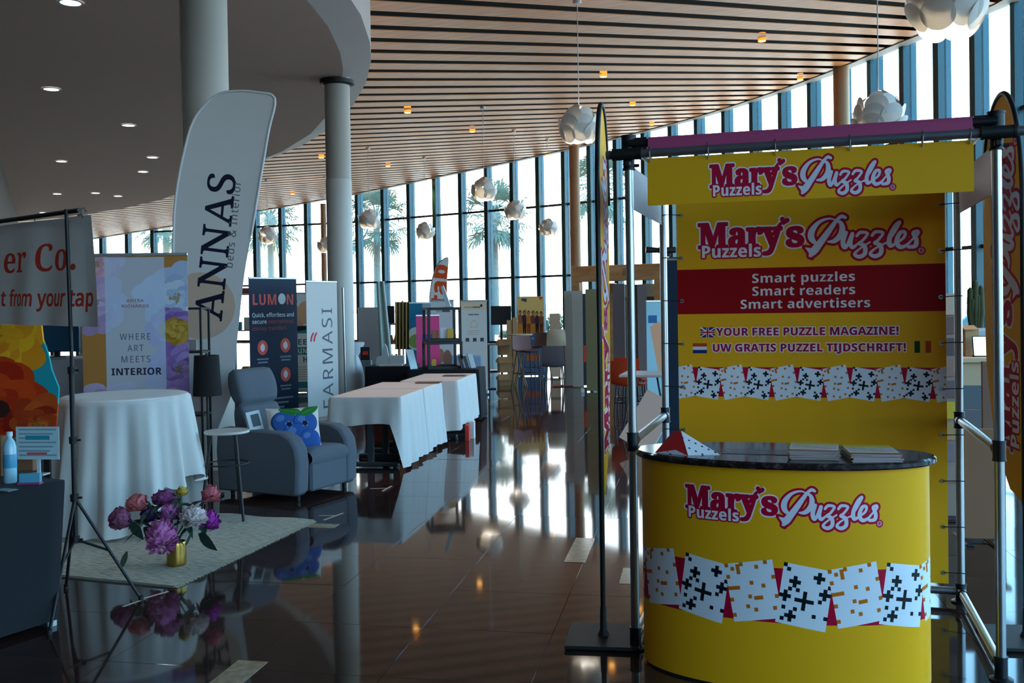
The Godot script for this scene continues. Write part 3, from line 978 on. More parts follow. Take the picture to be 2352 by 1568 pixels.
# ================================================================ the yellow puzzle booth
const YEL := Color(0.95, 0.67, 0.10)
const CRIM := Color(0.72, 0.04, 0.20)
const PALE := Color(0.93, 0.86, 0.88)
func logo(a: Art, x: float, y: float, width: float, rot := 0.0, hs := 1.0):
	var k := width / 2010.0
	a.xf = Transform2D(0, Vector2(k, k * hs), 0, Vector2()).translated(Vector2()) 
	a.xf = Transform2D(rot, Vector2(x, y)) * a.xf
	var o := Vector2(115, 130)
	var V = func(p: Array): return p.map(func(q): return Vector3(q[0] - o.x, q[1] - o.y, q[2] if q.size() > 2 else 0.0))
	for pass_n in 2:
		var c := PALE if pass_n == 0 else CRIM
		var fat := 52.0 if pass_n == 0 else 22.0
		a.text("Mary", serifb, 318, 0, 440 - o.y, c, 0, 760, -6, 0, fat)
		a.text("s", serifb, 318, 800, 446 - o.y, c, 0, 172, 0, 0, fat)
		a.stroke(V.call([[800, 330], [872, 235]]), fat + 10, c)
		var hrt := []
		for i in 24:
			var t := TAU * i / 24
			hrt.append(Vector2(792, 78) + Vector2(16 * pow(sin(t), 3), -(13 * cos(t) - 5 * cos(2 * t) - 2 * cos(3 * t) - cos(4 * t))).rotated(0.25) * (3.7 if pass_n == 0 else 2.8))
		a.poly(hrt, c)
	for pass_n in 2:
		a.text("Puzzels", sansb, 158, 22, 532 - o.y, CRIM if pass_n == 0 else PALE, 0, 560, 0, 0, 30.0 if pass_n == 0 else 4.0)
	# brush script, letter by letter
	var strokes := [
		[[1130, 540, 30], [1165, 495, 84], [1215, 430, 76], [1285, 335, 64], [1345, 250, 46], [1372, 215, 36], [1410, 188, 40], [1440, 200, 34]],
		[[1360, 222, 10], [1300, 204, 22], [1215, 232, 38], [1152, 305, 66], [1142, 372, 70], [1172, 418, 44], [1200, 420, 10]],
		[[1350, 226, 20], [1398, 244, 40], [1414, 300, 62], [1396, 362, 64], [1344, 410, 50], [1290, 415, 20]],
		[[1446, 338, 40], [1420, 410, 52], [1426, 464, 50], [1450, 462, 34], [1500, 350, 40], [1482, 430, 46], [1500, 474, 40], [1548, 440, 22]],
		[[1538, 372, 30], [1570, 340, 36], [1630, 352, 30], [1590, 412, 30], [1556, 440, 34], [1602, 462, 46], [1606, 530, 46], [1560, 560, 44], [1518, 536, 34], [1560, 490, 22], [1650, 430, 18]],
		[[1668, 372, 30], [1700, 340, 36], [1762, 352, 30], [1722, 412, 30], [1690, 440, 34], [1738, 462, 46], [1742, 530, 46], [1694, 560, 44], [1652, 536, 34], [1694, 490, 22], [1790, 440, 18]],
		[[1790, 448, 20], [1850, 360, 30], [1902, 262, 36], [1862, 300, 46], [1816, 400, 50], [1822, 468, 46], [1872, 448, 26]],
		[[1872, 448, 24], [1936, 400, 30], [1946, 352, 34], [1906, 356, 42], [1876, 430, 48], [1902, 482, 46], [1956, 470, 34], [1996, 430, 22]],
		[[1996, 430, 22], [2052, 372, 30], [2052, 346, 34], [2016, 362, 40], [2040, 420, 46], [2032, 476, 46], [1976, 486, 34]]]
	for pass_n in 2:
		for s in strokes:
			a.stroke(Art.curve(V.call(s.map(func(q): return [q[0], q[1], q[2] * 0.8]))), 46.0 if pass_n == 0 else 2.0, CRIM if pass_n == 0 else Color(0.86, 0.84, 0.88))
		a.poly([Vector2(970, 330), Vector2(1040, 340), Vector2(1120, 300), Vector2(1050, 400), Vector2(1030, 424)], Color(0.86, 0.84, 0.88)) if pass_n == 1 else a.stroke([Vector2(965, 325), Vector2(1040, 345), Vector2(1120, 300), Vector2(1030, 430), Vector2(965, 325)], 44, CRIM)
	a.ell(2080 - o.x, 520 - o.y, 38, 38, CRIM)
	a.ell(2080 - o.x, 520 - o.y, 26, 26, Color(0.85, 0.6, 0.68))
	a.text("R", sansb, 40, 2068 - o.x, 534 - o.y, CRIM)
	a.xf = Transform2D()
func card(a: Art, x: float, y: float, w: float, h: float, rot: float, dark: bool):
	a.xf = Transform2D(rot, Vector2(x, y))
	var n := 13.0
	var q := w / n
	var R := int(h / q)
	a.rect(-w / 2, -h / 2, w, h, Color(0.90, 0.90, 0.93))
	var c := Color(0.05, 0.10, 0.12) if dark else Color(0.80, 0.42, 0.10)
	var B = func(i: float, j: float, ww: float, hh: float): a.rect(-w / 2 + i * q, -h / 2 + j * q, ww * q, hh * q, c)
	if dark:
		for p in [[3, 4], [9, 2], [11, 6], [1, 8], [3, 13], [10, 14], [6, 16]]:
			if p[1] + 2 > R: continue
			B.call(p[0] - 1, p[1], 3, 1); B.call(p[0], p[1] - 1, 1, 3)
		B.call(4, 8.5, 5, 1); B.call(6, 6.5, 1, 5)
		for p in [[0, 0], [1, 1], [2, 6], [4, 6], [1, 11], [4, 11], [9, 12], [12, 12], [0, 15], [1, 14], [12, 17], [11, 16], [12, 4], [10, 8]]:
			if p[1] < R: B.call(p[0], p[1], 1, 1)
	else:
		for p in [[0, 0], [1.5, 1], [4, 0], [8, 1], [10.5, 0], [12, 4], [0, 3], [3, 2], [6, 5], [9, 6], [5, 8.5], [12, 9], [0, 9], [4, 11], [6, 12], [11, 12], [0, 13], [3, 15], [6, 16], [9, 15], [0, 17], [12, 17]]:
			if p[1] + 1 <= R: B.call(p[0], p[1], 1, 1)
		B.call(0, 6, 3.2, 1); B.call(6.5, 9, 2.4, 1); B.call(3, 0.4, 1, 2.4)
	a.xf = Transform2D()
func panel(w: float, h: float, th := 0.004, n := 1) -> MB:   # upright sheet, its foot at y = 0, print on both faces
	var m := MB.new()
	var z := th / 2
	m.quad(Vector3(-w / 2, 0, z), Vector3(w / 2, 0, z), Vector3(w / 2, h, z), Vector3(-w / 2, h, z), Vector3(0, 0, 1))
	m.quad(Vector3(w / 2, 0, -z), Vector3(-w / 2, 0, -z), Vector3(-w / 2, h, -z), Vector3(w / 2, h, -z), Vector3(0, 0, -1))
	for e in [[Vector3(-w / 2, 0, 0), Vector3(-w / 2, h, 0)], [Vector3(w / 2, 0, 0), Vector3(w / 2, h, 0)], [Vector3(-w / 2, 0, 0), Vector3(w / 2, 0, 0)], [Vector3(-w / 2, h, 0), Vector3(w / 2, h, 0)]]:
		var d := Vector3(0, 0, z)
		var uv := Vector2(0.01, 0.01)
		m.quad(e[0] - d, e[1] - d, e[1] + d, e[0] + d, Vector3(), uv, uv, uv, uv)
	return m
func tube_fit(m: MB, a: Vector3, b: Vector3, r: float):   # a collar with raised lips
	var d := (b - a)
	m.tube([a, a + d * 0.08, a + d * 0.081, b - d * 0.081, b - d * 0.08, b], [r * 1.08, r * 1.08, r, r, r * 1.08, r * 1.08], 14)

func build_booth():
	var turn := -16.68
	var org := P(0.571, 0, 4.7)
	var bs := Basis(Vector3.UP, deg_to_rad(turn))
	var W := 1.60
	var D := 1.15
	var H := 2.37
	var r := 0.021
	var fr := thing("booth_frame", "grey metal tube frame with black clamp fittings around the yellow puzzle booth", "booth frame", org, turn)
	var poles := [[0, 0], [W, 0], [0, D], [W, D]]
	for p in poles:
		var m := MB.new()
		m.tube([Vector3(p[0], 0.012, -p[1]), Vector3(p[0], H + 0.03, -p[1])], r, 16)
		part("upright_pole", m, M.steel, fr)
		var ft := MB.new()
		ft.lathe([Vector2(0, 0), Vector2(0.05, 0), Vector2(0.05, 0.008), Vector2(0.027, 0.014), Vector2(0.027, 0.07), Vector2(0.021, 0.075)], 18, Vector3(p[0], 0, -p[1]))
		part("foot", ft, M.darksteel, fr)
	var bars := [
		["top_bar", Vector3(-0.1, H, 0.045), Vector3(W + 0.1, H, 0.045), mat(rgb(116, 112, 120), 0.4, 0.6)],  # darker tone paints shade into this bar; same metal as the others
		["top_bar", Vector3(0, H, -D - 0.045), Vector3(W, H, -D - 0.045), M.steel],
		["top_bar", Vector3(0, H + 0.07, -0.02), Vector3(0, H + 0.07, -D - 0.03), M.steel],
		["top_bar", Vector3(W, H + 0.07, -0.02), Vector3(W, H + 0.07, -D - 0.03), M.steel],
		["upper_bar", Vector3(0.0, H + 0.052, 0.02), Vector3(W, H + 0.052, 0.02), M.darksteel],
		["side_rail", Vector3(0, 1.0, 0), Vector3(0, 1.0, -D), M.steel],
		["side_rail", Vector3(W, 1.0, 0), Vector3(W, 1.0, -D), M.steel],
		["base_rail", Vector3(0, 0.06, 0), Vector3(0, 0.06, -D), M.steel],
		["base_rail", Vector3(W, 0.06, 0), Vector3(W, 0.06, -D), M.steel],
		["base_rail", Vector3(0, 0.06, -D), Vector3(W, 0.06, -D), M.steel]]
	for b in bars:
		var m := MB.new()
		m.tube([b[1], b[2]], r, 16, b[0] != "top_bar")
		part(b[0], m, b[3], fr)
	for sx in [0.0, W]:
		for zz in [0.0, -D]:
			var m := MB.new()
			tube_fit(m, Vector3(sx, H - 0.07, zz), Vector3(sx, H + 0.04, zz), r + 0.007)
			var o := 0.045 if zz == 0.0 else -0.045
			tube_fit(m, Vector3(sx - 0.07, H, zz + o), Vector3(sx + 0.07, H, zz + o), r + 0.007)
			m.box(Vector3(sx, H - 0.045, zz + 0.03), Vector3(0.03, 0.03, 0.05), 0.006)
			m.tube([Vector3(sx + 0.02, H - 0.05, zz), Vector3(sx + 0.05, H - 0.05, zz)], 0.008, 8)
			part("clamp", m, M.black, fr)
			for yy in [1.0, 0.06]:
				var q := MB.new()
				tube_fit(q, Vector3(sx, yy - 0.045, zz), Vector3(sx, yy + 0.045, zz), r + 0.006)
				var d := -1.0 if zz == 0.0 else 1.0
				q.tube([Vector3(sx, yy, zz), Vector3(sx, yy, zz + d * 0.07)], r + 0.005, 14)
				part("clamp", q, M.darksteel, fr)
		var m2 := MB.new()
		tube_fit(m2, Vector3(sx, H + 0.0, 0.0), Vector3(sx, H + 0.095, 0.0), r + 0.014)
		m2.tube([Vector3(sx, H + 0.055, 0), Vector3(sx + (0.09 if sx == 0.0 else -0.09), H + 0.055, 0)], r + 0.008, 14)
		part("elbow", m2, M.black, fr)
	# ---- back wall banner
	var bw := 1.455
	var bh := 2.15
	var a := Art.new(1040, 1536, YEL)
	var u := 1040.0
	logo(a, 0.085 * u, 58, 0.85 * u)
	a.rect(0, 282, u, 186, Color(0.60, 0.0, 0.05))
	var lw := Color(0.90, 0.86, 0.87)
	a.text("Smart puzzles", sansb, 52, 0.486 * u, 343, lw, 1, 0.39 * u)
	a.text("Smart readers", sansb, 52, 0.486 * u, 396, lw, 1, 0.39 * u)
	a.text("Smart advertisers", sansb, 52, 0.49 * u, 449, lw, 1, 0.49 * u)
	for q in [["YOUR FREE PUZZLE MAGAZINE!", 0.152, 0.684, 559], ["UW GRATIS PUZZEL TIJDSCHRIFT!", 0.134, 0.727, 625]]:
		a.text(q[0], sansb, 44, q[1] * u, q[3], PALE, 0, q[2] * u, 0, 0, 8)
		a.text(q[0], sansb, 44, q[1] * u, q[3], Color(0.62, 0.06, 0.28), 0, q[2] * u, 0, 0, 1)
	var fx := 0.09 * u
	a.rect(fx, 524, 58, 42, Color(0.10, 0.14, 0.38))
	for l in [[Vector2(0, 0), Vector2(58, 42)], [Vector2(58, 0), Vector2(0, 42)]]:
		a.fill([[Vector2(fx, 524) + l[0] + Vector2(0, -4 if l[0].y < 1 and l[0].x < 1 else 0), Vector2(fx, 524) + l[0] + Vector2(0, 5), Vector2(fx, 524) + l[1], Vector2(fx, 524) + l[1] + Vector2(0, -5)]], PALE)
	a.rect(fx, 539, 58, 12, PALE); a.rect(fx + 23, 524, 12, 42, PALE)
	a.rect(fx, 542, 58, 6, Color(0.75, 0.06, 0.12)); a.rect(fx + 26, 524, 6, 42, Color(0.75, 0.06, 0.12))
	a.rect(0, 510, fx, 70, YEL)
	a.rect(0.058 * u, 590, 58, 14, Color(0.75, 0.28, 0.08)); a.rect(0.058 * u, 604, 58, 14, PALE); a.rect(0.058 * u, 618, 58, 14, Color(0.08, 0.18, 0.42))
	a.rect(0.889 * u, 585, 20, 46, Color(0.05, 0.24, 0.16)); a.rect(0.928 * u, 585, 20, 46, Color(0.70, 0.25, 0.08))
	a.rect(0, 690, u, 122, CRIM)
	for i in 11:
		card(a, 20 + i * 102, 752 + (4 if i % 2 else 0), 98, 124 if i % 2 else 132, 0.16 if i % 2 else -0.2, i % 2 == 1)
	var back := thing("backwall_banner", "tall yellow banner at the booth's back with red band, flags and puzzle strip", "banner", org + bs * Vector3(W / 2 + 0.01, 0.1, -D + 0.01), turn + 0.35)
	part("print", panel(bw, bh), printed(a), back)
	var gr := MB.new()
	var ties := MB.new()
	for i in 9:
		for sg in [-1.0, 1.0]:
			var y := 0.06 + i * 0.252
			gr.lathe([Vector2(0.006, 0), Vector2(0.012, 0.001), Vector2(0.012, 0.003), Vector2(0.006, 0.003)], 12, Vector3(sg * (bw / 2 - 0.025), y, 0.002), Basis(Vector3.RIGHT, PI / 2))
			ties.tube([Vector3(sg * (bw / 2 - 0.025), y, 0.006), Vector3(sg * (bw / 2 + 0.05), y + 0.004, 0.014), Vector3(sg * (bw / 2 + 0.085), y + 0.004, 0.016)], 0.0025, 6)
	part("eyelets", gr, M.steel, back, "", true)
	part("cable_ties", ties, M.darksteel, back, "", true)
	# ---- header banner
	var h := Art.new(1400, 200, YEL)
	logo(h, 0.205 * 1400, 12, 0.575 * 1400)
	var hd := thing("header_banner", "narrow yellow header banner hanging from the booth's front top bar", "banner", org + bs * Vector3(W / 2, 2.122, 0.04), turn + 0.3)
	part("print", panel(1.41, 0.222), printed(h), hd)
	var ht := MB.new()
	for x in [-0.69, -0.42, -0.12, 0.2, 0.5, 0.69]:
		ht.tube([Vector3(x, 0.205, 0.005), Vector3(x, 0.245, 0.034), Vector3(x, 0.278, 0.012), Vector3(x, 0.245, -0.03), Vector3(x, 0.205, -0.004)], 0.0028, 6)
	part("cable_ties", ht, mat(rgb(170, 165, 165), 0.5), hd, "", true)
	# ---- magenta sleeve over the upper bar
	var mg := MB.new()
	mg.grid(func(uu, v):
		var an: float = PI * v
		return Vector3(lerpf(-0.70, 0.70, uu), 0.068 * pow(maxf(0.0, sin(an)), 0.6), 0.034 * cos(an)), 40, 10, 0.003)
	var top := thing("top_banner", "magenta fabric strip stretched along the top of the booth", "banner", org + bs * Vector3(W / 2, H + 0.010, 0.02), turn)
	part("fabric", mg, mat(rgb(176, 66, 110), 0.6), top)
	# ---- side banners, seen from behind
	for sx in [0.0, W]:
		var s := MB.new()
		var x: float = sx + (0.0)
		s.grid(func(uu, v):
			var sag: float = 0.03 * sin(uu * PI) * sin(v * PI)
			return Vector3(x + sag, lerpf(2.33, 2.12, v), lerpf(-0.03, -D + 0.08, uu)), 20, 8, 0.003)
		var o := thing("side_banner", ("mauve-backed side banner tied high on the left of the booth" if sx == 0.0 else "mauve-backed side banner tied high on the right of the booth"), "banner", org, turn)
		part("fabric", s, mat(rgb(176, 156, 152), 0.6), o)
		var t := MB.new()
		for z in [-0.03, -D + 0.08]:
			for y in [2.30, 2.14]: t.tube([Vector3(x, y, z), Vector3(x, y + 0.003, z + (0.03 if z > -0.5 else -0.07))], 0.0025, 6)
		part("cable_ties", t, M.darksteel, o, "", true)
	build_counter()
	# ---- feather flags
	var fa := Art.new(400, 1400, YEL)
	logo(fa, 60, 1240, 1080, -PI / 2, 1.35)
	var fp := [Vector2(0.0, 0.66), Vector2(0.2, 0.7), Vector2(0.42, 0.9), Vector2(0.54, 1.3), Vector2(0.57, 1.8), Vector2(0.56, 2.2), Vector2(0.54, 2.38), Vector2(0.49, 2.53), Vector2(0.41, 2.64), Vector2(0.32, 2.69), Vector2(0.23, 2.69), Vector2(0.14, 2.63), Vector2(0.07, 2.52), Vector2(0.02, 2.36), Vector2(0, 2.2)]
	feather("feather_flag", "yellow feather flag seen edge-on, on a square black base left of the booth", P(0.43, 0, 4.84), 79, fp, fa, 1.0, M.black)
	feather("feather_flag", "yellow feather flag with a black edge at the picture's right border", P(2.465, 0, 4.72), -98.5, fp, fa, -1.0, M.black)
	# navy roll-up standing behind the booth
	var nb := Art.new(128, 320, rgb(44, 62, 84))
	var p := A(1541, 800, 7.4)
	rollup("rollup_banner", "plain navy roll-up banner half hidden behind the booth's left edge", Vector3(p.x + 0.2, 0, p.z), -10, 0.5, 2.0, nb)
	var cm := thing("camera_rig", "small dark camera rig on top of the navy roll-up", "camera", Vector3(p.x - 0.02, 2.012, p.z))
	var q := MB.new()
	q.box(Vector3(0, 0.05, 0), Vector3(0.14, 0.045, 0.06), 0.01)
	part("body", q, M.black, cm)
	q = MB.new()
	q.tube([Vector3(-0.07, 0.05, 0), Vector3(-0.16, 0.055, 0)], [0.02, 0.024], 12)
	part("lens", q, M.darksteel, cm)
	q = MB.new()
	q.box(Vector3(0, 0.013, 0), Vector3(0.05, 0.026, 0.05), 0.004)
	part("mount", q, M.darksteel, cm)

func feather(called: String, label: String, at: Vector3, turn: float, poly: Array, art: Art, sg: float, sleeve: Material, base := true):
	var o := thing(called, label, "flag", at, turn)
	var n0 := poly.size()
	var round_off := Art.curve(poly.slice(3))   # the sewn edge is a smooth curve
	poly = poly.slice(0, 3) + round_off
	var lo := Vector2(1e9, 1e9)
	var hi := -lo
	for p in poly:
		lo = lo.min(p); hi = hi.max(p)
	var pp := poly.map(func(p): return Vector2(p.x * sg, p.y))
	var m := MB.new()
	m.prism(pp, -0.0015, 0.0015, Transform3D(), Rect2(Vector2(lo.x if sg > 0 else -hi.x, lo.y), hi - lo))
	part("flag_cloth", m, printed(art, 0.7), o)
	var bend := []   # the pole follows the free edge from the foot over the top
	var tail := []
	for i in range(poly.size() - 1, (13 if n0 < 14 else 17), -2): bend.append(Vector3(poly[i].x * sg, poly[i].y, 0))
	var pole := [Vector3(0, 0.03, 0), Vector3(0, poly[0].y, 0)]
	var rad := [0.013, 0.013]
	var n: int = bend.size()
	for i in n:
		pole.append(bend[i]); rad.append(lerpf(0.011, 0.004, float(i) / n))
	m = MB.new()
	m.tube(pole, rad, 8)
	part("pole", m, M.black, o)
	m = MB.new()
	var sl := [Vector3(0.008 * sg, poly[0].y, 0)]
	sl.append_array(bend)
	var sr := []
	for i in sl.size(): sr.append(0.013 if i < sl.size() - 1 else 0.012)
	m.tube(sl, sr, 8)
	part("sleeve", m, sleeve, o, "pole sleeve along the edge")
	if base:
		m = MB.new()
		m.box(Vector3(0, 0.014, 0), Vector3(0.36, 0.018, 0.36), 0.004, Basis(Vector3.UP, deg_to_rad(-turn - 8)))
		m.lathe([Vector2(0.03, 0.023), Vector2(0.018, 0.05), Vector2(0.016, 0.16), Vector2(0, 0.16)], 14)
		part("base_plate", m, M.black, o)
	return o
func rollup(called: String, label: String, at: Vector3, turn: float, w: float, h: float, art, group := "") -> Node3D:
	var o := thing(called, label, "roll-up banner", at, turn, group)
	var m := MB.new()
	m.box(Vector3(0, 0.05, 0), Vector3(w + 0.03, 0.08, 0.1), 0.02)
	var cas := part("cassette", m, M.alu, o)
	for x in [-0.3, 0.3]: part("foot", slabbox(Vector3(0.05, 0.012, 0.3), 0.003), M.alu, cas).position.x = w * x
	var pn := part("print", panel(w, h - 0.1, 0.003), printed(art) if art is Art else art, o)
	pn.position = Vector3(0, 0.085, 0.02)
	m = MB.new()
	m.box(Vector3(0, h - 0.005, 0.018), Vector3(w + 0.01, 0.03, 0.022), 0.006)
	part("top_rail", m, M.alu, o)
	m = MB.new()
	m.tube([Vector3(0, 0.05, -0.03), Vector3(0, h, -0.005)], 0.008, 8)
	part("support_pole", m, M.alu, o)
	return o

func build_counter():
	var turn := -16.68
	var at := P(1.20, 0, 4.42)
	var o := thing("counter", "yellow curved promotion counter with a pink and white puzzle card strip", "counter", at, turn)
	var ea := 0.625
	var ef := 0.31
	var H := 0.955
	var W := 2048.0
	var a := Art.new(2048, 1240, YEL)
	var k := 1297.0
	var Y = func(y: float): return (H - y) * k
	logo(a, 0.232 * W, Y.call(0.895), 0.555 * W)
	a.rect(0, Y.call(0.53), W, 0.235 * k, CRIM)
	var cx := [-0.02, 0.135, 0.285, 0.428, 0.568, 0.71, 0.85, 0.985]
	for i in 8:
		card(a, cx[i] * W, Y.call(0.412 + (0.012 if i % 2 else 0.0)), 0.136 * W, 0.262 * k if i % 2 == 0 else 0.252 * k, 0.16 if i % 2 == 0 else -0.17, i % 2 == 0)
	var path := []
	var sl := [0.0]
	for i in 65:
		var t := PI * i / 64.0
		path.append(Vector2(-ea * cos(t), ef * sin(t)))
		if i > 0: sl.append(sl[-1] + path[i].distance_to(path[i - 1]))
	var m := MB.new()
	for i in 64:
		var p: Vector2 = path[i]
		var q: Vector2 = path[i + 1]
		var n = func(v: Vector2): return Vector3(v.x / (ea * ea), 0, v.y / (ef * ef)).normalized()
		var u0: float = sl[i] / sl[64]
		var u1: float = sl[i + 1] / sl[64]
		var A0 := Vector3(p.x, 0.01, p.y)
		var B0 := Vector3(q.x, 0.01, q.y)
		var A1 := Vector3(p.x, H, p.y)
		var B1 := Vector3(q.x, H, q.y)
		m.tri3(A0, B0, B1, n.call(p), n.call(q), n.call(q), Vector2(u0, 1), Vector2(u1, 1), Vector2(u1, 0))
		m.tri3(A0, B1, A1, n.call(p), n.call(q), n.call(p), Vector2(u0, 1), Vector2(u1, 0), Vector2(u0, 0))
	part("front_wrap", m, printed(a, 0.32), o)
	# frame behind the wrap: posts, shelf and foot
	m = MB.new()
	var foot := path.map(func(v): return v * 0.985)
	foot.append(Vector2(ea * 0.95, -0.2)); foot.append(Vector2(-ea * 0.95, -0.2))
	m.prism(foot, 0.0, 0.03, Transform3D(Basis(Vector3.RIGHT, PI / 2).scaled(Vector3(1, 1, 1)), Vector3(0, 0.03, 0)))
	part("foot", m, M.black, o)
	m = MB.new()
	m.prism(foot.map(func(v): return v * 0.96), 0.0, 0.02, Transform3D(Basis(Vector3.RIGHT, PI / 2), Vector3(0, 0.5, 0)))
	part("shelf", m, M.darksteel, o)
	for x in [-0.56, -0.2, 0.2, 0.56]:
		m = MB.new()
		m.box(Vector3(x, 0.49, -0.17), Vector3(0.03, 0.92, 0.03))
		part("post", m, M.darksteel, o)
	# dark speckled top
	var tm := StandardMaterial3D.new()
	tm.albedo_texture = ramped(noise_image(256, 0.05, 31, 3, FastNoiseLite.TYPE_CELLULAR), [[0.0, rgb(24, 18, 18)], [0.55, rgb(44, 34, 34)], [0.8, rgb(92, 74, 72)], [1.0, rgb(120, 104, 100)]])
	tm.uv1_triplanar = true; tm.uv1_scale = Vector3.ONE * 2.2; tm.roughness = 0.12
	m = MB.new()
	var rim := []
	for i in 160:
		var t := TAU * i / 160.0
		rim.append(Vector2(cos(t) * 0.655, sin(t) * (0.345 if sin(t) > 0 else 0.27)))
	for e in [[0.955, 0.962, 0.985, 1.0], [0.962, 0.978, 1.0, 1.0], [0.978, 0.986, 1.0, 0.985]]:
		for i in 160:
			var p: Vector2 = rim[i]
			var q: Vector2 = rim[(i + 1) % 160]
			m.quad(Vector3(p.x * e[2], e[0], p.y * e[2]), Vector3(q.x * e[2], e[0], q.y * e[2]), Vector3(q.x * e[3], e[1], q.y * e[3]), Vector3(p.x * e[3], e[1], p.y * e[3]), Vector3(p.x, 0, p.y))
	for i in 160:
		var p: Vector2 = rim[i] * 0.985
		var q: Vector2 = rim[(i + 1) % 160] * 0.985
		m.tri(Vector3(0, 0.986, 0), Vector3(p.x, 0.986, p.y), Vector3(q.x, 0.986, q.y), Vector3.UP)
		m.tri(Vector3(0, 0.955, 0), Vector3(p.x, 0.955, p.y), Vector3(q.x, 0.955, q.y), Vector3.DOWN)
	part("counter_top", m, tm, o)
	# what lies on the top
	var ty := 0.986
	var mgt := Art.new(256, 360, rgb(214, 196, 150))
	mgt.rect(0, 0, 256, 90, rgb(206, 160, 40)); mgt.rect(10, 100, 236, 150, rgb(196, 168, 176)); mgt.rect(0, 300, 256, 60, rgb(150, 60, 90))
	for i in 14: mgt.ell(30 + (i * 53) % 200, 120 + (i * 37) % 120, 26, 18, Color(0.75, 0.55 + 0.02 * i, 0.5, 0.7), i)
	var cover := printed(mgt, 0.25)
	var pages := mat(rgb(196, 180, 178), 0.8)
	var n := 0
	var names := ["left", "right"]
	for s in [[1868, 1040, 4.28, 18, 9], [2000, 1042, 4.2, 24, 8]]:
		var base := A(s[0], s[1], s[2])
		for j in s[4]:
			var mg := thing("magazine", ("topmost" if j == s[4] - 1 else ("bottom" if j == 0 else "%s from the bottom" % ["", "second", "third", "fourth", "fifth", "sixth", "seventh", "eighth"][j])) + " magazine in the %s-hand pile on the yellow counter" % names[n], "magazine", Vector3(base.x, ty + j * 0.0042, base.z) + Vector3(rng.randf_range(-0.005, 0.005), 0, rng.randf_range(-0.005, 0.005)), s[3] - 34 + rng.randf_range(-3, 3), "puzzle magazines on the counter")
			var b := MB.new()
			b.box(Vector3(0, 0.0019, 0), Vector3(0.2, 0.0036, 0.275), 0.0008)
			part("pages", b, pages, mg)
			b = MB.new()
			b.quad(Vector3(-0.101, 0.004, 0.138), Vector3(0.101, 0.004, 0.138), Vector3(0.101, 0.004, -0.138), Vector3(-0.101, 0.004, -0.138), Vector3.UP)
			b.box(Vector3(-0.1005, 0.002, 0), Vector3(0.001, 0.004, 0.276))
			part("cover", b, cover, mg)
		n += 1
	var fl := Art.new(360, 256, rgb(70, 58, 64))
	for i in 40: fl.rect((i * 71) % 350, (i * 43) % 250, 22, 16, [rgb(120, 100, 104), rgb(40, 34, 40), rgb(150, 130, 130)][i % 3])
	var lf := thing("leaflet", "dark patterned leaflet lying flat in the middle of the counter top", "leaflet", A(1738, 1030, 4.4) * Vector3(1, 0, 1) + Vector3(0, ty, 0), -16)
	var b := MB.new()
	b.box(Vector3(0, 0.001, 0), Vector3(0.3, 0.002, 0.16))
	part("sheet", b, mat(rgb(90, 78, 84), 0.3), lf)
	b = MB.new()
	b.quad(Vector3(-0.15, 0.0022, 0.08), Vector3(0.15, 0.0022, 0.08), Vector3(0.15, 0.0022, -0.08), Vector3(-0.15, 0.0022, -0.08), Vector3.UP)
	part("print", b, printed(fl, 0.15), lf)
	# folded red paper with crossword print
	var pp := thing("paper_hat", "red and crossword-print paper folded into a peak on the counter's left end", "folded paper", A(1572, 1026, 4.42) * Vector3(1, 0, 1) + Vector3(0, ty, 0), -14)
	var cw := Art.new(256, 256, rgb(222, 214, 218))
	for i in 70: cw.rect((i * 37) % 16 * 16, (i * 61) % 16 * 16, 15, 15, rgb(44, 40, 48))
	var red := mat(rgb(196, 20, 30), 0.5)
	var pk := [Vector3(-0.13, 0.0, 0.02), Vector3(0.02, 0.0, 0.085), Vector3(0.16, 0.0, 0.05), Vector3(-0.015, 0.098, 0.0), Vector3(-0.05, 0.094, -0.02), Vector3(0.03, 0.0, -0.07), Vector3(0.05, 0.012, 0.03)]
	b = MB.new()
	b.tri(pk[0], pk[1], pk[3]); b.tri(pk[0], pk[3], pk[4]); b.tri(pk[0], pk[4], pk[5]); b.tri(pk[1], pk[6], pk[3])
	part("red_side", b, red, pp, "red face of the folded paper")
	b = MB.new()
	b.tri(pk[1] + Vector3(0.002, 0, 0.002), pk[2], pk[3], Vector3(), Vector2(0, 1), Vector2(1, 1), Vector2(0.4, 0)); b.tri(pk[2], pk[5], pk[3], Vector3(), Vector2(0, 1), Vector2(1, 1), Vector2(0.5, 0)); b.tri(pk[0] + Vector3(0, 0.0, 0.01), pk[1] + Vector3(0, 0, 0.008), pk[1] * 0.5 + pk[0] * 0.5 + Vector3(0.02, 0.02, 0.012), Vector3(), Vector2(0, 1), Vector2(1, 1), Vector2(0.5, 0.6))
	b.tri(pk[4], pk[3], pk[5], Vector3(), Vector2(0, 1), Vector2(1, 1), Vector2(0.5, 0))
	part("printed_side", b, printed(cw, 0.5), pp, "crossword-print face")

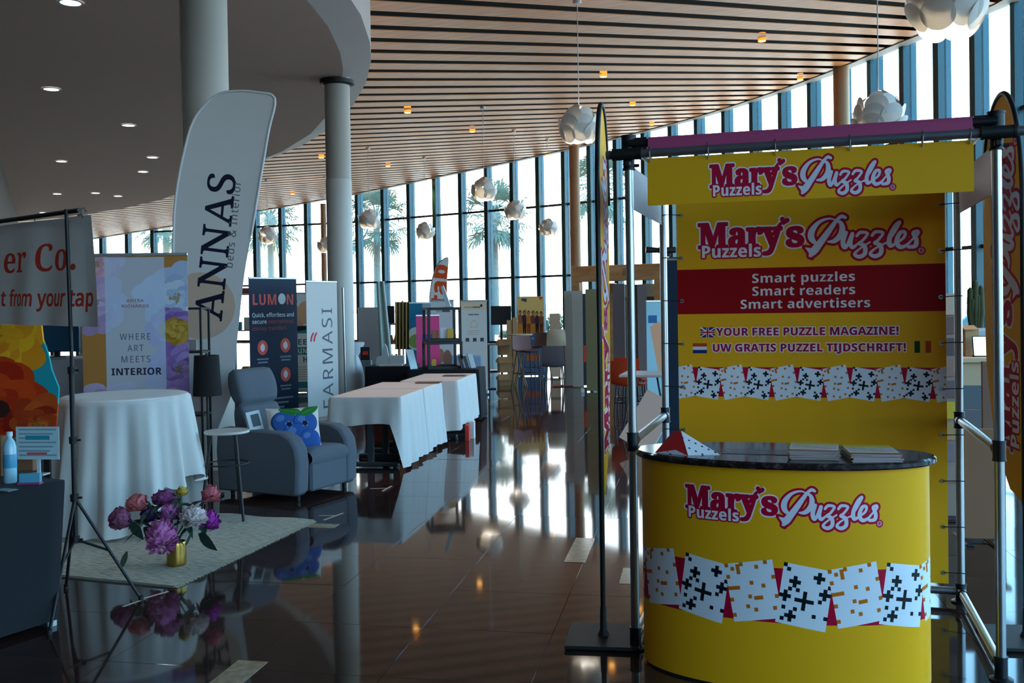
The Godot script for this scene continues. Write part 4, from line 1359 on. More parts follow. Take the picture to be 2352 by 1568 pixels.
# ================================================================ the lounge corner on the pale rug
func blob(a: Art, x: float, y: float, r: float, c: Color, c2: Color, n := 9, seed_n := 1):   # a painted many-petalled flower head
	var q := RandomNumberGenerator.new()
	q.seed = seed_n
	for ring in 4:
		var rr := r * (1.0 - ring * 0.24)
		for i in n:
			var an := TAU * (i + 0.5 * ring) / n + q.randf_range(-0.2, 0.2)
			var t := q.randf()
			var cc := c.lerp(c2, t * 0.7 + ring * 0.08)
			var pts := []
			var L := rr * q.randf_range(0.85, 1.1)
			var wd := rr * q.randf_range(0.30, 0.46)
			for k in 18:
				var th := TAU * k / 18
				pts.append(Vector2(x, y) + Vector2(L * 0.55 + cos(th) * L * 0.45, sin(th) * wd * (1.0 + 0.12 * sin(th * 3 + i))).rotated(an))
			a.poly(pts, cc)
			for s in 3:
				var o := (s - 1) * 0.22
				a.stroke([Vector2(x, y) + Vector2(L * 0.3, 0).rotated(an + o * 0.5), Vector2(x, y) + Vector2(L * 0.85, 0).rotated(an + o)], 1.5, Color(cc.lightened(0.25) if s == 1 else cc.darkened(0.2), 0.5))
	for i in 26:
		var p := Vector2.from_angle(q.randf() * TAU) * r * 0.16 * q.randf()
		a.ell(x + p.x, y + p.y, r * 0.03, r * 0.03, c2.darkened(0.35).lerp(Color(0.8, 0.6, 0.2), q.randf() * 0.6))
func drape(w: float, l: float, h: float, drop: Array, ph := 0.0, flare := 0.05, wave := 0.02, n := 22) -> MB:
	# a cloth over a rectangular top: x is the width, z the length; drops in the order front (+z), right (+x), back, left
	var m := MB.new()
	var ring := []
	var nrm := []
	var dr := []
	var c := [Vector2(-w / 2, l / 2), Vector2(w / 2, l / 2), Vector2(w / 2, -l / 2), Vector2(-w / 2, -l / 2)]
	var on := [Vector2(0, 1), Vector2(1, 0), Vector2(0, -1), Vector2(-1, 0)]
	for s in 4:
		for i in n:
			var t := float(i) / n
			ring.append(c[s].lerp(c[(s + 1) % 4], t))
			var k := 0.0
			var b: Vector2 = on[s]
			var dd: float = drop[s]
			if t < 0.12:
				b = on[s].lerp(on[(s + 3) % 4], 0.5 * (1.0 - t / 0.12)).normalized()
				dd = lerpf(maxf(drop[s], drop[(s + 3) % 4]), drop[s], t / 0.12)
			elif t > 0.88:
				b = on[s].lerp(on[(s + 1) % 4], 0.5 * (t - 0.88) / 0.12).normalized()
				dd = lerpf(drop[s], maxf(drop[s], drop[(s + 1) % 4]), (t - 0.88) / 0.12)
			nrm.append(b); dr.append(dd)
	var N := ring.size()
	m.grid(func(u, v):
		var i := int(round(u * N)) % N
		var p: Vector2 = ring[i]
		var tt: float = v
		if v < 0.18:   # rounded edge
			var e: float = v / 0.18
			var q: Vector2 = p - nrm[i] * 0.012 * (1.0 - e) * (1.0 - e)
			return Vector3(q.x, h + 0.004 - 0.012 * e * e, q.y)
		var k: float = (v - 0.18) / 0.82
		var wv: float = sin(i * 1.05 + ph) + 0.5 * sin(i * 0.43 + ph * 2.0)
		var off: float = 0.004 + (flare * k + wave * wv * k) * minf(1.0, dr[i] / 0.5)
		var q2: Vector2 = p + nrm[i] * off
		return Vector3(q2.x, h - 0.008 - (dr[i] + 0.012 * sin(i * 0.31 + ph)) * k, q2.y), N, 12)
	m.quad(Vector3(-w / 2 + 0.012, h + 0.004, l / 2 - 0.012), Vector3(w / 2 - 0.012, h + 0.004, l / 2 - 0.012), Vector3(w / 2 - 0.012, h + 0.004, -l / 2 + 0.012), Vector3(-w / 2 + 0.012, h + 0.004, -l / 2 + 0.012), Vector3.UP)
	return m

func build_lounge():
	rng.seed = 21
	# ---- rug
	var c0 := G(400, 1350)
	var c1 := G(722, 1197)
	var ex := c1 - c0
	var ez := (Vector3(-2.83, 0, -6.13) - c0).normalized() * 2.05
	var rgm := StandardMaterial3D.new()
	rgm.albedo_texture = ramped(noise_image(256, 0.05, 14, 4), [[0.0, rgb(150, 140, 122)], [0.5, rgb(186, 176, 158)], [1.0, rgb(206, 198, 182)]])
	rgm.uv1_scale = Vector3(1.5, 5, 1)
	rgm.roughness = 1.0
	rgm.heightmap_enabled = true; rgm.heightmap_texture = ImageTexture.create_from_image(noise_image(256, 0.06, 15, 3)); rgm.heightmap_scale = 0.6
	var m := MB.new()
	m.grid(func(u, v): return c0 + ex * (v + 0.012 * sin(u * 21) * (1 if v > 0.95 else 0)) + ez * u + Vector3(0, 0.014 + 0.0015 * sin(u * 31) * sin(v * 23), 0), 40, 40)
	for s in 4:
		var q := [c0, c0 + ex, c0 + ex + ez, c0 + ez]
		m.quad(q[s], q[(s + 1) % 4], q[(s + 1) % 4] + Vector3(0, 0.014, 0), q[s] + Vector3(0, 0.014, 0))
	var ro := thing("rug", "cream woven rug lying under the round table, flowers and side table", "rug", Vector3())
	part("pile", m, rgm, ro)
	m = MB.new()
	for i in 150:
		var p := c0 + ex * (i / 150.0)
		var d := -ez.normalized() * rng.randf_range(0.02, 0.035)
		m.tube([p + Vector3(0, 0.008, 0), p + d + Vector3(0, 0.002, 0)], 0.003, 4, false)
	part("fringe", m, mat(rgb(196, 188, 172), 1.0), ro, "", true)
	# ---- round table and its cloth
	var tc := P(-2.99, 0, 7.55)
	var tb := thing("cocktail_table", "round cocktail table mostly hidden by its long white cloth", "table", tc)
	m = MB.new()
	m.lathe([Vector2(0, 1.0), Vector2(0.46, 1.0), Vector2(0.465, 1.008), Vector2(0.46, 1.018), Vector2(0, 1.018)], 40)
	part("tabletop", m, M.white, tb)
	m = MB.new()
	m.tube([Vector3(0, 0.02, 0), Vector3(0, 1.0, 0)], 0.035, 16)
	part("pedestal", m, M.black, tb)
	for k in 4:
		var an := TAU * k / 4 + 0.5
		m = MB.new()
		m.bar(Vector3(0, 0.05, 0), Vector3(cos(an), 0, sin(an)) * 0.36 + Vector3(0, 0.035, 0), 0.05, 0.03, 0.006)
		part("leg", m, M.black, tb)
	m = MB.new()
	m.grid(func(u, v):
		var an: float = u * TAU
		if v < 0.12:
			var r0: float = 0.47 * v / 0.12
			return Vector3(cos(an) * r0, 1.024, sin(an) * r0)
		var k: float = (v - 0.12) / 0.88
		var fold: float = sin(an * 15 + 0.9 * sin(an * 3)) + 0.45 * sin(an * 8 + 1.0) + 0.3 * sin(an * 29 + 2.0)
		var r: float = 0.474 + 0.085 * k + 0.048 * fold * pow(k, 0.7)
		# the front hem is lifted towards the flowers
		var dd: float = wrapf(an, -PI, PI)
		var lift: float = 0.34 * smoothstep(-0.85, -0.5, dd) * (1.0 - smoothstep(0.66, 0.86, dd)) * (1.0 + 0.12 * sin(dd * 9.0))
		var y: float = 1.024 - (1.02 - 0.03 - lift) * (1.0 - pow(maxf(0.0, 1.0 - k), 1.15)) - 0.004 * (1.0 - k)
		return Vector3(cos(an) * r, y, sin(an) * r), 220, 44)
	var cloth := solo("tablecloth", m, M.linen, "long white tablecloth draped over the round table, hem lifted by the flowers", "tablecloth")
	cloth.position = tc
	# ---- roll-up with the flower picture
	var a := Art.new(512, 1280, rgb(176, 122, 62))
	var pal := [[Color(0.62, 0.50, 0.66), Color(0.80, 0.74, 0.84)], [Color(0.44, 0.28, 0.56), Color(0.68, 0.60, 0.80)], [Color(0.72, 0.48, 0.56), Color(0.86, 0.72, 0.76)], [Color(0.58, 0.66, 0.80), Color(0.80, 0.84, 0.90)]]
	for q in [[70, 40, 150, 2], [60, 260, 170, 0], [450, 240, 200, 3], [430, 400, 130, 1], [470, 640, 190, 1], [80, 900, 210, 0], [200, 880, 170, 2], [120, 1120, 200, 2], [380, 900, 190, 2], [430, 1120, 190, 1], [280, 1180, 150, 0]]:
		blob(a, q[0], q[1], q[2], pal[q[3]][0], pal[q[3]][1], 10, int(q[0] + q[1]))
	blob(a, 450, 420, 80, Color(0.55, 0.40, 0.12), Color(0.82, 0.66, 0.30), 14, 77)
	a.rect(112, 8, 288, 740, Color(0.74, 0.80, 0.90, 0.80))
	a.text("ANTRA", sansb, 24, 256, 258, rgb(150, 110, 130), 1, 84)
	a.text("RICHARDS", sansb, 24, 256, 288, rgb(150, 110, 130), 1, 134)
	for q in [["WHERE", 468, 154], ["ART", 532, 82], ["MEETS", 594, 150]]: a.text(q[0], sans, 50, 256, q[1], rgb(92, 92, 112), 1, q[2], 6)
	a.text("INTERIOR", sansb, 54, 256, 664, rgb(40, 38, 62), 1, 244)
	rollup("rollup_banner", "roll-up banner printed with big peonies, behind the round white table", A(312, 700, 8.9) * Vector3(1, 0, 1), 4, 0.94, 2.18, a)
	# ---- white feather flag
	var fa := Art.new(540, 1620, rgb(204, 202, 200))
	fa.ell(150, 965, 172, 152, rgb(200, 172, 152))
	fa.text("ANNAS", serif, 190, 252, 1035, rgb(20, 24, 42), 0, 670, 0, 0, 3, -1.44)
	fa.text("beds & Interior", sans, 54, 312, 800, rgb(96, 96, 98), 0, 400, 4, 0, 0, -1.44)
	var z := 9.5
	var base := A(398, 1000, z)
	var pp := [Vector2(0.0, 0.3), Vector2(0.43, 0.5), Vector2(0.60, 0.9), Vector2(0.63, 1.3)]
	for q in [[560, 640], [577, 540], [600, 400], [617, 300], [631, 226], [590, 212], [548, 209], [505, 215], [468, 243], [438, 292], [414, 390], [402, 470], [398, 560]]:
		var w := A(q[0], q[1], z)
		pp.append(Vector2(w.x - base.x, w.y))
	feather("feather_flag", "tall white feather flag with large dark lettering and a beige disc", Vector3(base.x, 0, base.z), 0, pp, fa, 1.0, mat(rgb(206, 206, 206), 0.6))
	# ---- floor lamp and display rack between the roll-up and the white flag
	var lp := A(478, 1000, 8.75)
	var fl := thing("floor_lamp", "floor lamp with a black drum shade, unlit, behind the armchair", "lamp", Vector3(lp.x, 0, lp.z))
	m = MB.new()
	m.lathe([Vector2(0, 0), Vector2(0.13, 0), Vector2(0.13, 0.015), Vector2(0.02, 0.025), Vector2(0, 0.025)], 28)
	part("base", m, M.black, fl)
	m = MB.new()
	m.tube([Vector3(0, 0.02, 0), Vector3(0, 1.28, 0)], 0.011, 10)
	part("pole", m, M.black, fl)
	m = MB.new()
	m.lathe([Vector2(0.125, 0.9), Vector2(0.108, 1.26), Vector2(0.104, 1.26), Vector2(0.121, 0.9), Vector2(0.125, 0.9)], 32)
	part("lamp_shade", m, mat(rgb(16, 16, 18), 0.9), fl)
	var rk := A(430, 700, 9.1)
	var rc := thing("display_rack", "slim black metal display rack with a shelf, right of the peony roll-up", "rack", Vector3(rk.x - 0.08, 0, rk.z))
	for x in [-0.2, 0.24]:
		for zz in [-0.12, 0.12]:
			m = MB.new()
			m.box(Vector3(x, 0.835, zz), Vector3(0.02, 1.67, 0.02), 0.003)
			part("post", m, M.black, rc)
	for y in [1.68, 1.28, 0.7]:
		m = MB.new()
		m.box(Vector3(0.02, y, 0), Vector3(0.46, 0.02, 0.26), 0.003)
		part("shelf", m, M.black, rc)
	m = MB.new()
	m.box(Vector3(), Vector3(0.14, 0.1, 0.03), 0.003)
	var pb := solo("card_box", m, mat(rgb(150, 140, 136), 0.7), "small grey card box on the black display rack's shelf", "box")
	pb.position = rc.position + Vector3(0.1, 1.342, 0.02)
	armchair()
	# ---- small side table
	var st := thing("side_table", "small round pale-topped side table on three black legs beside the armchair", "side table", P(-2.27, 0, 7.74))
	m = MB.new()
	m.lathe([Vector2(0, 0.688), Vector2(0.168, 0.688), Vector2(0.175, 0.694), Vector2(0.175, 0.704), Vector2(0.17, 0.71), Vector2(0, 0.71)], 40)
	part("tabletop", m, mat(rgb(196, 188, 180), 0.4), st)
	for k in 3:
		var an := TAU * k / 3 + 0.72
		m = MB.new()
		m.tube([Vector3(cos(an) * 0.12, 0.69, sin(an) * 0.12), Vector3(cos(an) * 0.21, 0.016, sin(an) * 0.21)], 0.012, 10)
		part("leg", m, M.black, st)
	m = MB.new()
	var ring := []
	for k in 24: ring.append(Vector3(cos(TAU * k / 24) * 0.165, 0.45, sin(TAU * k / 24) * 0.165))
	m.tube(ring, 0.006, 8, false, true)
	part("stretcher_ring", m, M.black, st)
	flowers()
	# ---- roll-ups further back
	var lu := Art.new(420, 1080, rgb(34, 48, 70))
	var co := rgb(222, 96, 88)
	lu.text("LUM", sansb, 118, 24, 205, co, 0, 222); lu.text("N", sansb, 118, 320, 205, co, 0, 76)
	lu.ell(286, 158, 33, 44, rgb(206, 214, 222))
	lu.text("Quick, effortless and", sans, 44, 24, 300, rgb(214, 220, 226), 0, 370, 0, 0, 1)
	lu.text("secure", sans, 44, 24, 352, rgb(214, 220, 226), 0, 126, 0, 0, 1)
	lu.text("international", sans, 44, 160, 352, rgb(150, 66, 74), 0, 226, 0, 0, 1)
	lu.text("money transfers", sans, 44, 24, 404, rgb(150, 66, 74), 0, 300, 0, 0, 1)
	for q in [[110, 540], [310, 530], [108, 770], [308, 762]]:
		lu.ell(q[0], q[1], 44, 58, co)
		lu.ell(q[0], q[1], 20, 28, rgb(226, 220, 222))
		lu.rect(q[0] - 4, q[1] - 34, 8, 68, rgb(226, 220, 222))
		for l in 2: lu.rect(q[0] - 50 + l * 8, q[1] + 84 + l * 26, 100 - l * 16, 12, rgb(128, 140, 156))
	for l in 3: lu.rect(40 + l * 20, 940 + l * 36, 330 - l * 60, 14, rgb(128, 140, 156))
	rollup("rollup_banner", "navy roll-up banner with four red round icons, behind the armchair", A(626, 700, 14.6) * Vector3(1, 0, 1), 50, 0.86, 2.13, lu)
	var po := Art.new(420, 1000, rgb(206, 196, 184))
	po.rect(0, 0, 420, 420, rgb(196, 196, 194))
	po.ell(60, 110, 46, 60, rgb(176, 122, 90)); po.ell(60, 80, 50, 40, rgb(60, 44, 36)); po.ell(90, 250, 100, 120, rgb(190, 136, 100)); po.ell(180, 200, 70, 120, rgb(196, 146, 110)); po.rect(20, 340, 180, 80, rgb(36, 34, 40))
	po.poly([Vector2(0, 420), Vector2(200, 380), Vector2(420, 250), Vector2(420, 420)], rgb(36, 120, 118))
	po.text("FREEDOM", sansb, 84, 10, 540, rgb(28, 92, 92), 0, 380)
	po.rect(0, 565, 420, 80, rgb(34, 108, 106)); po.text("AGAIN STARTS", sansb, 70, 10, 630, rgb(206, 196, 184), 0, 400)
	po.text("HERE", sansb, 84, 150, 725, rgb(28, 92, 92), 0, 180)
	for l in 6: po.rect(30, 770 + l * 26, 340 - (l % 3) * 40, 8, rgb(150, 136, 122))
	po.rect(0, 930, 420, 70, rgb(34, 108, 106))
	rollup("rollup_banner", "pale roll-up banner with a family photo and teal lettering, behind the navy one", A(708, 700, 19.5) * Vector3(1, 0, 1), 6, 0.9, 1.98, po)
	var ar := Art.new(400, 1300, rgb(196, 194, 192))
	ar.text("FARMASI", sans, 190, 330, 1240, rgb(92, 92, 100), 0, 1020, 20, 0, 0, -PI / 2)
	for k in 2: ar.stroke([Vector2(50 + k * 40, 560), Vector2(60 + k * 40, 520), Vector2(80 + k * 40, 490)], 20, rgb(196, 40, 50))
	rollup("rollup_banner", "white roll-up banner with thin vertical lettering, left of the slimmer column", A(737, 700, 14.3) * Vector3(1, 0, 1), 62, 0.7, 2.06, ar)
	# amber glass jar on a small table behind the chair
	var aj := A(566, 862, 17.0)
	m = MB.new()
	m.lathe([Vector2(0, 0), Vector2(0.07, 0), Vector2(0.078, 0.02), Vector2(0.078, 0.13), Vector2(0.06, 0.16), Vector2(0.05, 0.16)], 24)
	var amb := mat(rgb(186, 96, 20), 0.15).duplicate()
	amb.backlight_enabled = true; amb.backlight = Color(0.6, 0.3, 0.05)
	var jar := solo("glass_jar", m, amb, "amber glass jar on the low cabinet between white flag and navy banner", "jar")
	jar.position = aj
	var cb := thing("display_cabinet", "brown open display cabinet, just left of the navy banner", "cabinet", Vector3(aj.x, 0, aj.z))
	m = MB.new()
	m.box(Vector3(0, aj.y / 2, 0), Vector3(0.5, aj.y - 0.002, 0.4), 0.006)
	part("cabinet_body", m, mat(rgb(110, 84, 66), 0.6), cb)
	for s in [-0.24, 0.24]:
		m = MB.new()
		m.box(Vector3(s, (aj.y + 1.95) / 2, -0.18), Vector3(0.03, 1.95 - aj.y, 0.03))
		part("upright", m, mat(rgb(96, 72, 58), 0.6), cb)
	for y in [1.3, 1.93]:
		m = MB.new()
		m.box(Vector3(0, y, -0.16), Vector3(0.52, 0.02, 0.14))
		part("shelf", m, mat(rgb(110, 84, 66), 0.6), cb)
	var ci := 0
	for q in [[-0.16, 1.312, 0.1, 0.14, rgb(60, 130, 130), "teal"], [0.0, 1.312, 0.12, 0.22, rgb(196, 190, 180), "white"], [0.15, 1.312, 0.11, 0.12, rgb(214, 120, 36), "orange"], [0.02, 1.942, 0.3, 0.1, rgb(120, 60, 50), "long brown"]]:
		m = MB.new()
		m.box(Vector3(0, q[3] / 2, 0), Vector3(q[2], q[3], 0.08), 0.004)
		var bx := solo("product_box", m, mat(q[4], 0.6), q[5] + " product box on the brown cabinet's " + ("top board" if q[1] > 1.5 else "middle shelf"), "box", "product boxes on the brown cabinet")
		bx.position = cb.position + Vector3(q[0], q[1], -0.16)

func armchair():
	var o := thing("armchair", "blue-grey upholstered recliner armchair facing right, with a cushion on its seat", "armchair", P(-2.05, 0, 8.93), 63)
	var f := fabric(rgb(86, 92, 102), 0.012, 0.06, 0.35)
	# local +z is the chair's front, +x its far arm
	var m := MB.new()
	for sx in [-1.0, 1.0]:
		m = MB.new()
		var prof := []   # side outline of an arm, rounded over the top front
		for q in [[-0.46, 0.05], [0.40, 0.05], [0.435, 0.09], [0.45, 0.34], [0.43, 0.46], [0.37, 0.545], [0.27, 0.59], [0.1, 0.60], [-0.2, 0.605], [-0.42, 0.61], [-0.47, 0.58], [-0.485, 0.4]]: prof.append(Vector2(q[0], q[1]))
		var x0: float = sx * 0.35
		var n := prof.size()
		var layers := [[-0.085, 0.94], [-0.07, 0.985], [-0.045, 1.0], [0.045, 1.0], [0.07, 0.985], [0.085, 0.94]]
		m.grid(func(u, v):
			var i := int(round(u * n)) % n
			var L: Array = layers[int(round(v * 5))]
			var c := Vector2(0, 0.36)
			var p: Vector2 = c + (prof[i] - c) * L[1]
			return Vector3(x0 + L[0], p.y, p.x), n, 5)
		for e in [0, 5]:
			var L: Array = layers[e]
			for i in n:
				var c := Vector2(0, 0.36)
				var p: Vector2 = c + (prof[i] - c) * L[1]
				var q: Vector2 = c + (prof[(i + 1) % n] - c) * L[1]
				m.tri(Vector3(x0 + L[0] * 1.04, c.y, c.x), Vector3(x0 + L[0], p.y, p.x), Vector3(x0 + L[0], q.y, q.x), Vector3(L[0], 0, 0))
		part("arm", m, f, o)
	m = MB.new()
	m.box(Vector3(0, 0.185, 0.0), Vector3(0.54, 0.25, 0.80), 0.03)
	part("seat_base", m, f, o)
	m = MB.new()
	m.grid(func(u, v):
		var x: float = lerpf(-0.262, 0.262, u)
		var t: float = v
		var puff := 0.03 * (1.0 - pow(absf(u * 2 - 1), 4.0))
		if t < 0.7: return Vector3(x, 0.40 + puff + 0.02 * t, lerpf(-0.34, 0.40, t / 0.7))
		var k: float = (t - 0.7) / 0.3 * PI
		return Vector3(x, 0.355 + (0.059 + puff) * cos(k), 0.40 + 0.07 * sin(k)), 16, 24)
	part("seat_cushion", m, f, o)
	m = MB.new()
	m.box(Vector3(0, 0.195, 0.425), Vector3(0.52, 0.25, 0.06), 0.02)
	part("footrest_panel", m, f, o)
	# two-part tall back, leaning
	var lean := Basis(Vector3.RIGHT, -0.28)
	for s in [[0.40, 0.42, 0.25, "backrest"], [0.80, 0.34, 0.245, "headrest"]]:
		m = MB.new()
		var y0: float = s[0]
		var hh: float = s[1]
		m.grid(func(u, v):
			var an: float = u * TAU
			var ca: float = cos(an)
			var sa: float = sin(an)
			var px: float = signf(ca) * pow(absf(ca), 0.35) * (s[2] + 0.02 * sin(v * PI))
			var pz: float = signf(sa) * pow(absf(sa), 0.45) * 0.085
			var k: float = pow(sin(clampf(v, 0.0, 1.0) * PI), 0.22)
			return lean * Vector3(px * (0.86 + 0.14 * k), (v - 0.5) * hh + hh / 2 + y0 - 0.4, pz * k + (0.02 if s[3] == "headrest" else 0.0)) + Vector3(0, 0.40, -0.28), 40, 14)
		part(s[3], m, f, o)
	for sx in [-0.33, 0.33]:
		for sz in [-0.38, 0.36]:
			m = MB.new()
			m.lathe([Vector2(0, 0), Vector2(0.018, 0), Vector2(0.026, 0.07), Vector2(0, 0.07)], 12, Vector3(sx, 0, sz))
			part("leg", m, M.black, o)
	var tr := o.transform
	# cushion with printed blueberries
	var b := Art.new(400, 400, rgb(206, 196, 190))
	var blue := rgb(44, 84, 150)
	for q in [[120, 140, 105], [280, 150, 100], [200, 270, 120], [310, 300, 90]]:
		b.ell(q[0], q[1], q[2], q[2] * 0.95, blue.darkened(0.25)); b.ell(q[0] + 4, q[1] - 4, q[2] * 0.92, q[2] * 0.86, blue); b.ell(q[0] - q[2] * 0.3, q[1] - q[2] * 0.35, q[2] * 0.35, q[2] * 0.25, blue.lightened(0.18), -0.6)
	for q in [[150, 165], [275, 160]]:
		for k in 5: b.poly([Vector2(q[0], q[1]) + Vector2.from_angle(TAU * k / 5 - 0.3) * 34, Vector2(q[0], q[1]) + Vector2.from_angle(TAU * (k + 0.5) / 5 - 0.3) * 22, Vector2(q[0], q[1]) + Vector2.from_angle(TAU * (k - 0.5) / 5 - 0.3) * 22], rgb(118, 138, 190))
		b.ell(q[0], q[1], 22, 22, rgb(22, 26, 50))
	for q in [[170, 36, 0.25], [320, 40, -0.5]]: b.ell(q[0], q[1], 84, 40, rgb(34, 110, 48), q[2]); b.stroke([Vector2(q[0], q[1]) - Vector2.from_angle(q[2]) * 70, Vector2(q[0], q[1]) + Vector2.from_angle(q[2]) * 70], 4, rgb(80, 150, 80))
	var cu := thing("cushion", "cushion printed with blueberries and green leaves on the armchair's seat", "cushion")
	m = MB.new()
	var cf := func(u, v, sg):
		var x: float = u * 2 - 1
		var y: float = v * 2 - 1
		var k: float = pow(maxf(0.0, (1 - x * x) * (1 - y * y)), 0.42)
		return Vector3(x * 0.235 * (1 - 0.05 * (1 - y * y)), -y * 0.215 * (1 - 0.05 * (1 - x * x)), sg * 0.085 * k)
	m.grid(func(u, v): return cf.call(u, 1.0 - v, 1.0), 22, 22)
	for i in m.t.size(): m.t[i].y = 1.0 - m.t[i].y
	var k0 := m.v.size()
	m.grid(func(u, v): return cf.call(u, v, -1.0), 22, 22)
	for i in range(k0, m.t.size()): m.t[i] = Vector2(0.02, 0.97)
	part("cushion_cover", m, printed(b, 0.9), cu)
	cu.transform = Transform3D(Basis(Vector3.UP, deg_to_rad(24)) * Basis(Vector3.RIGHT, -0.38), A(676, 988, 8.72))
	# boxed booklet leaning beside it
	var bk := thing("booklet", "pale boxed booklet leaning beside the blueberry cushion in the armchair", "booklet", A(592, 1000, 8.66), 0)
	bk.rotation = Vector3(-0.3, 0.62, 0.14)
	m = MB.new()
	m.box(Vector3(0, 0.11, 0), Vector3(0.13, 0.22, 0.045), 0.003)
	part("cover", m, mat(rgb(190, 200, 206), 0.5), bk)
	m = MB.new()
	m.box(Vector3(0.01, 0.135, 0.023), Vector3(0.075, 0.11, 0.003))
	part("picture", m, mat(rgb(40, 44, 52), 0.4), bk, "dark picture on the cover")

func bloom(r: Vector3, n: int, pet: float, sd: int) -> MB:   # a ruffled head: cupped petals set all round
	var q := RandomNumberGenerator.new()
	q.seed = sd
	var m := MB.new()
	for i in n:
		var y := 1.0 - 1.75 * (i + 0.5) / n
		var an := 2.39996 * i
		var s := sqrt(maxf(0.0, 1 - y * y))
		var d := Vector3(cos(an) * s, y, sin(an) * s)
		d = (d + Vector3(q.randfn(0, 0.12), q.randfn(0, 0.12), q.randfn(0, 0.12))).normalized()
		var x := d.cross(Vector3.UP if absf(d.y) < 0.9 else Vector3.RIGHT).normalized()
		x = x.rotated(d, q.randf_range(-0.6, 0.6))
		var up := x.cross(d)
		var k := q.randf_range(0.8, 1.1)
		var w := pet * q.randf_range(0.8, 1.25)
		m.grid(func(u, v):
			var a: float = u * 2 - 1
			var t: float = v
			var wd: float = w * sqrt(maxf(0.0, sin(PI * (0.1 + 0.8 * t))))
			var ruff: float = 0.16 * w * sin(a * 6.0 + i) * t
			var out: float = lerpf(0.72, 1.0, t) * k - 0.10 * a * a
			return d * r * out + x * a * wd + up * (t - 0.35) * w * 1.1 + d * ruff, 4, 3)
	return m
func petal_look(c: Color, v := 0.12) -> StandardMaterial3D:
	var m: StandardMaterial3D = mat(c, 0.75).duplicate()
	m.albedo_color = Color.WHITE
	m.albedo_texture = ramped(noise_image(128, 0.03, int(c.h * 1000), 3), [[0.0, c.darkened(v * 2)], [0.5, c], [1.0, c.lightened(v * 1.6)]])
	m.uv1_triplanar = true; m.uv1_scale = Vector3.ONE * 9
	m.backlight_enabled = true; m.backlight = Color(0.25, 0.25, 0.25)
	return m
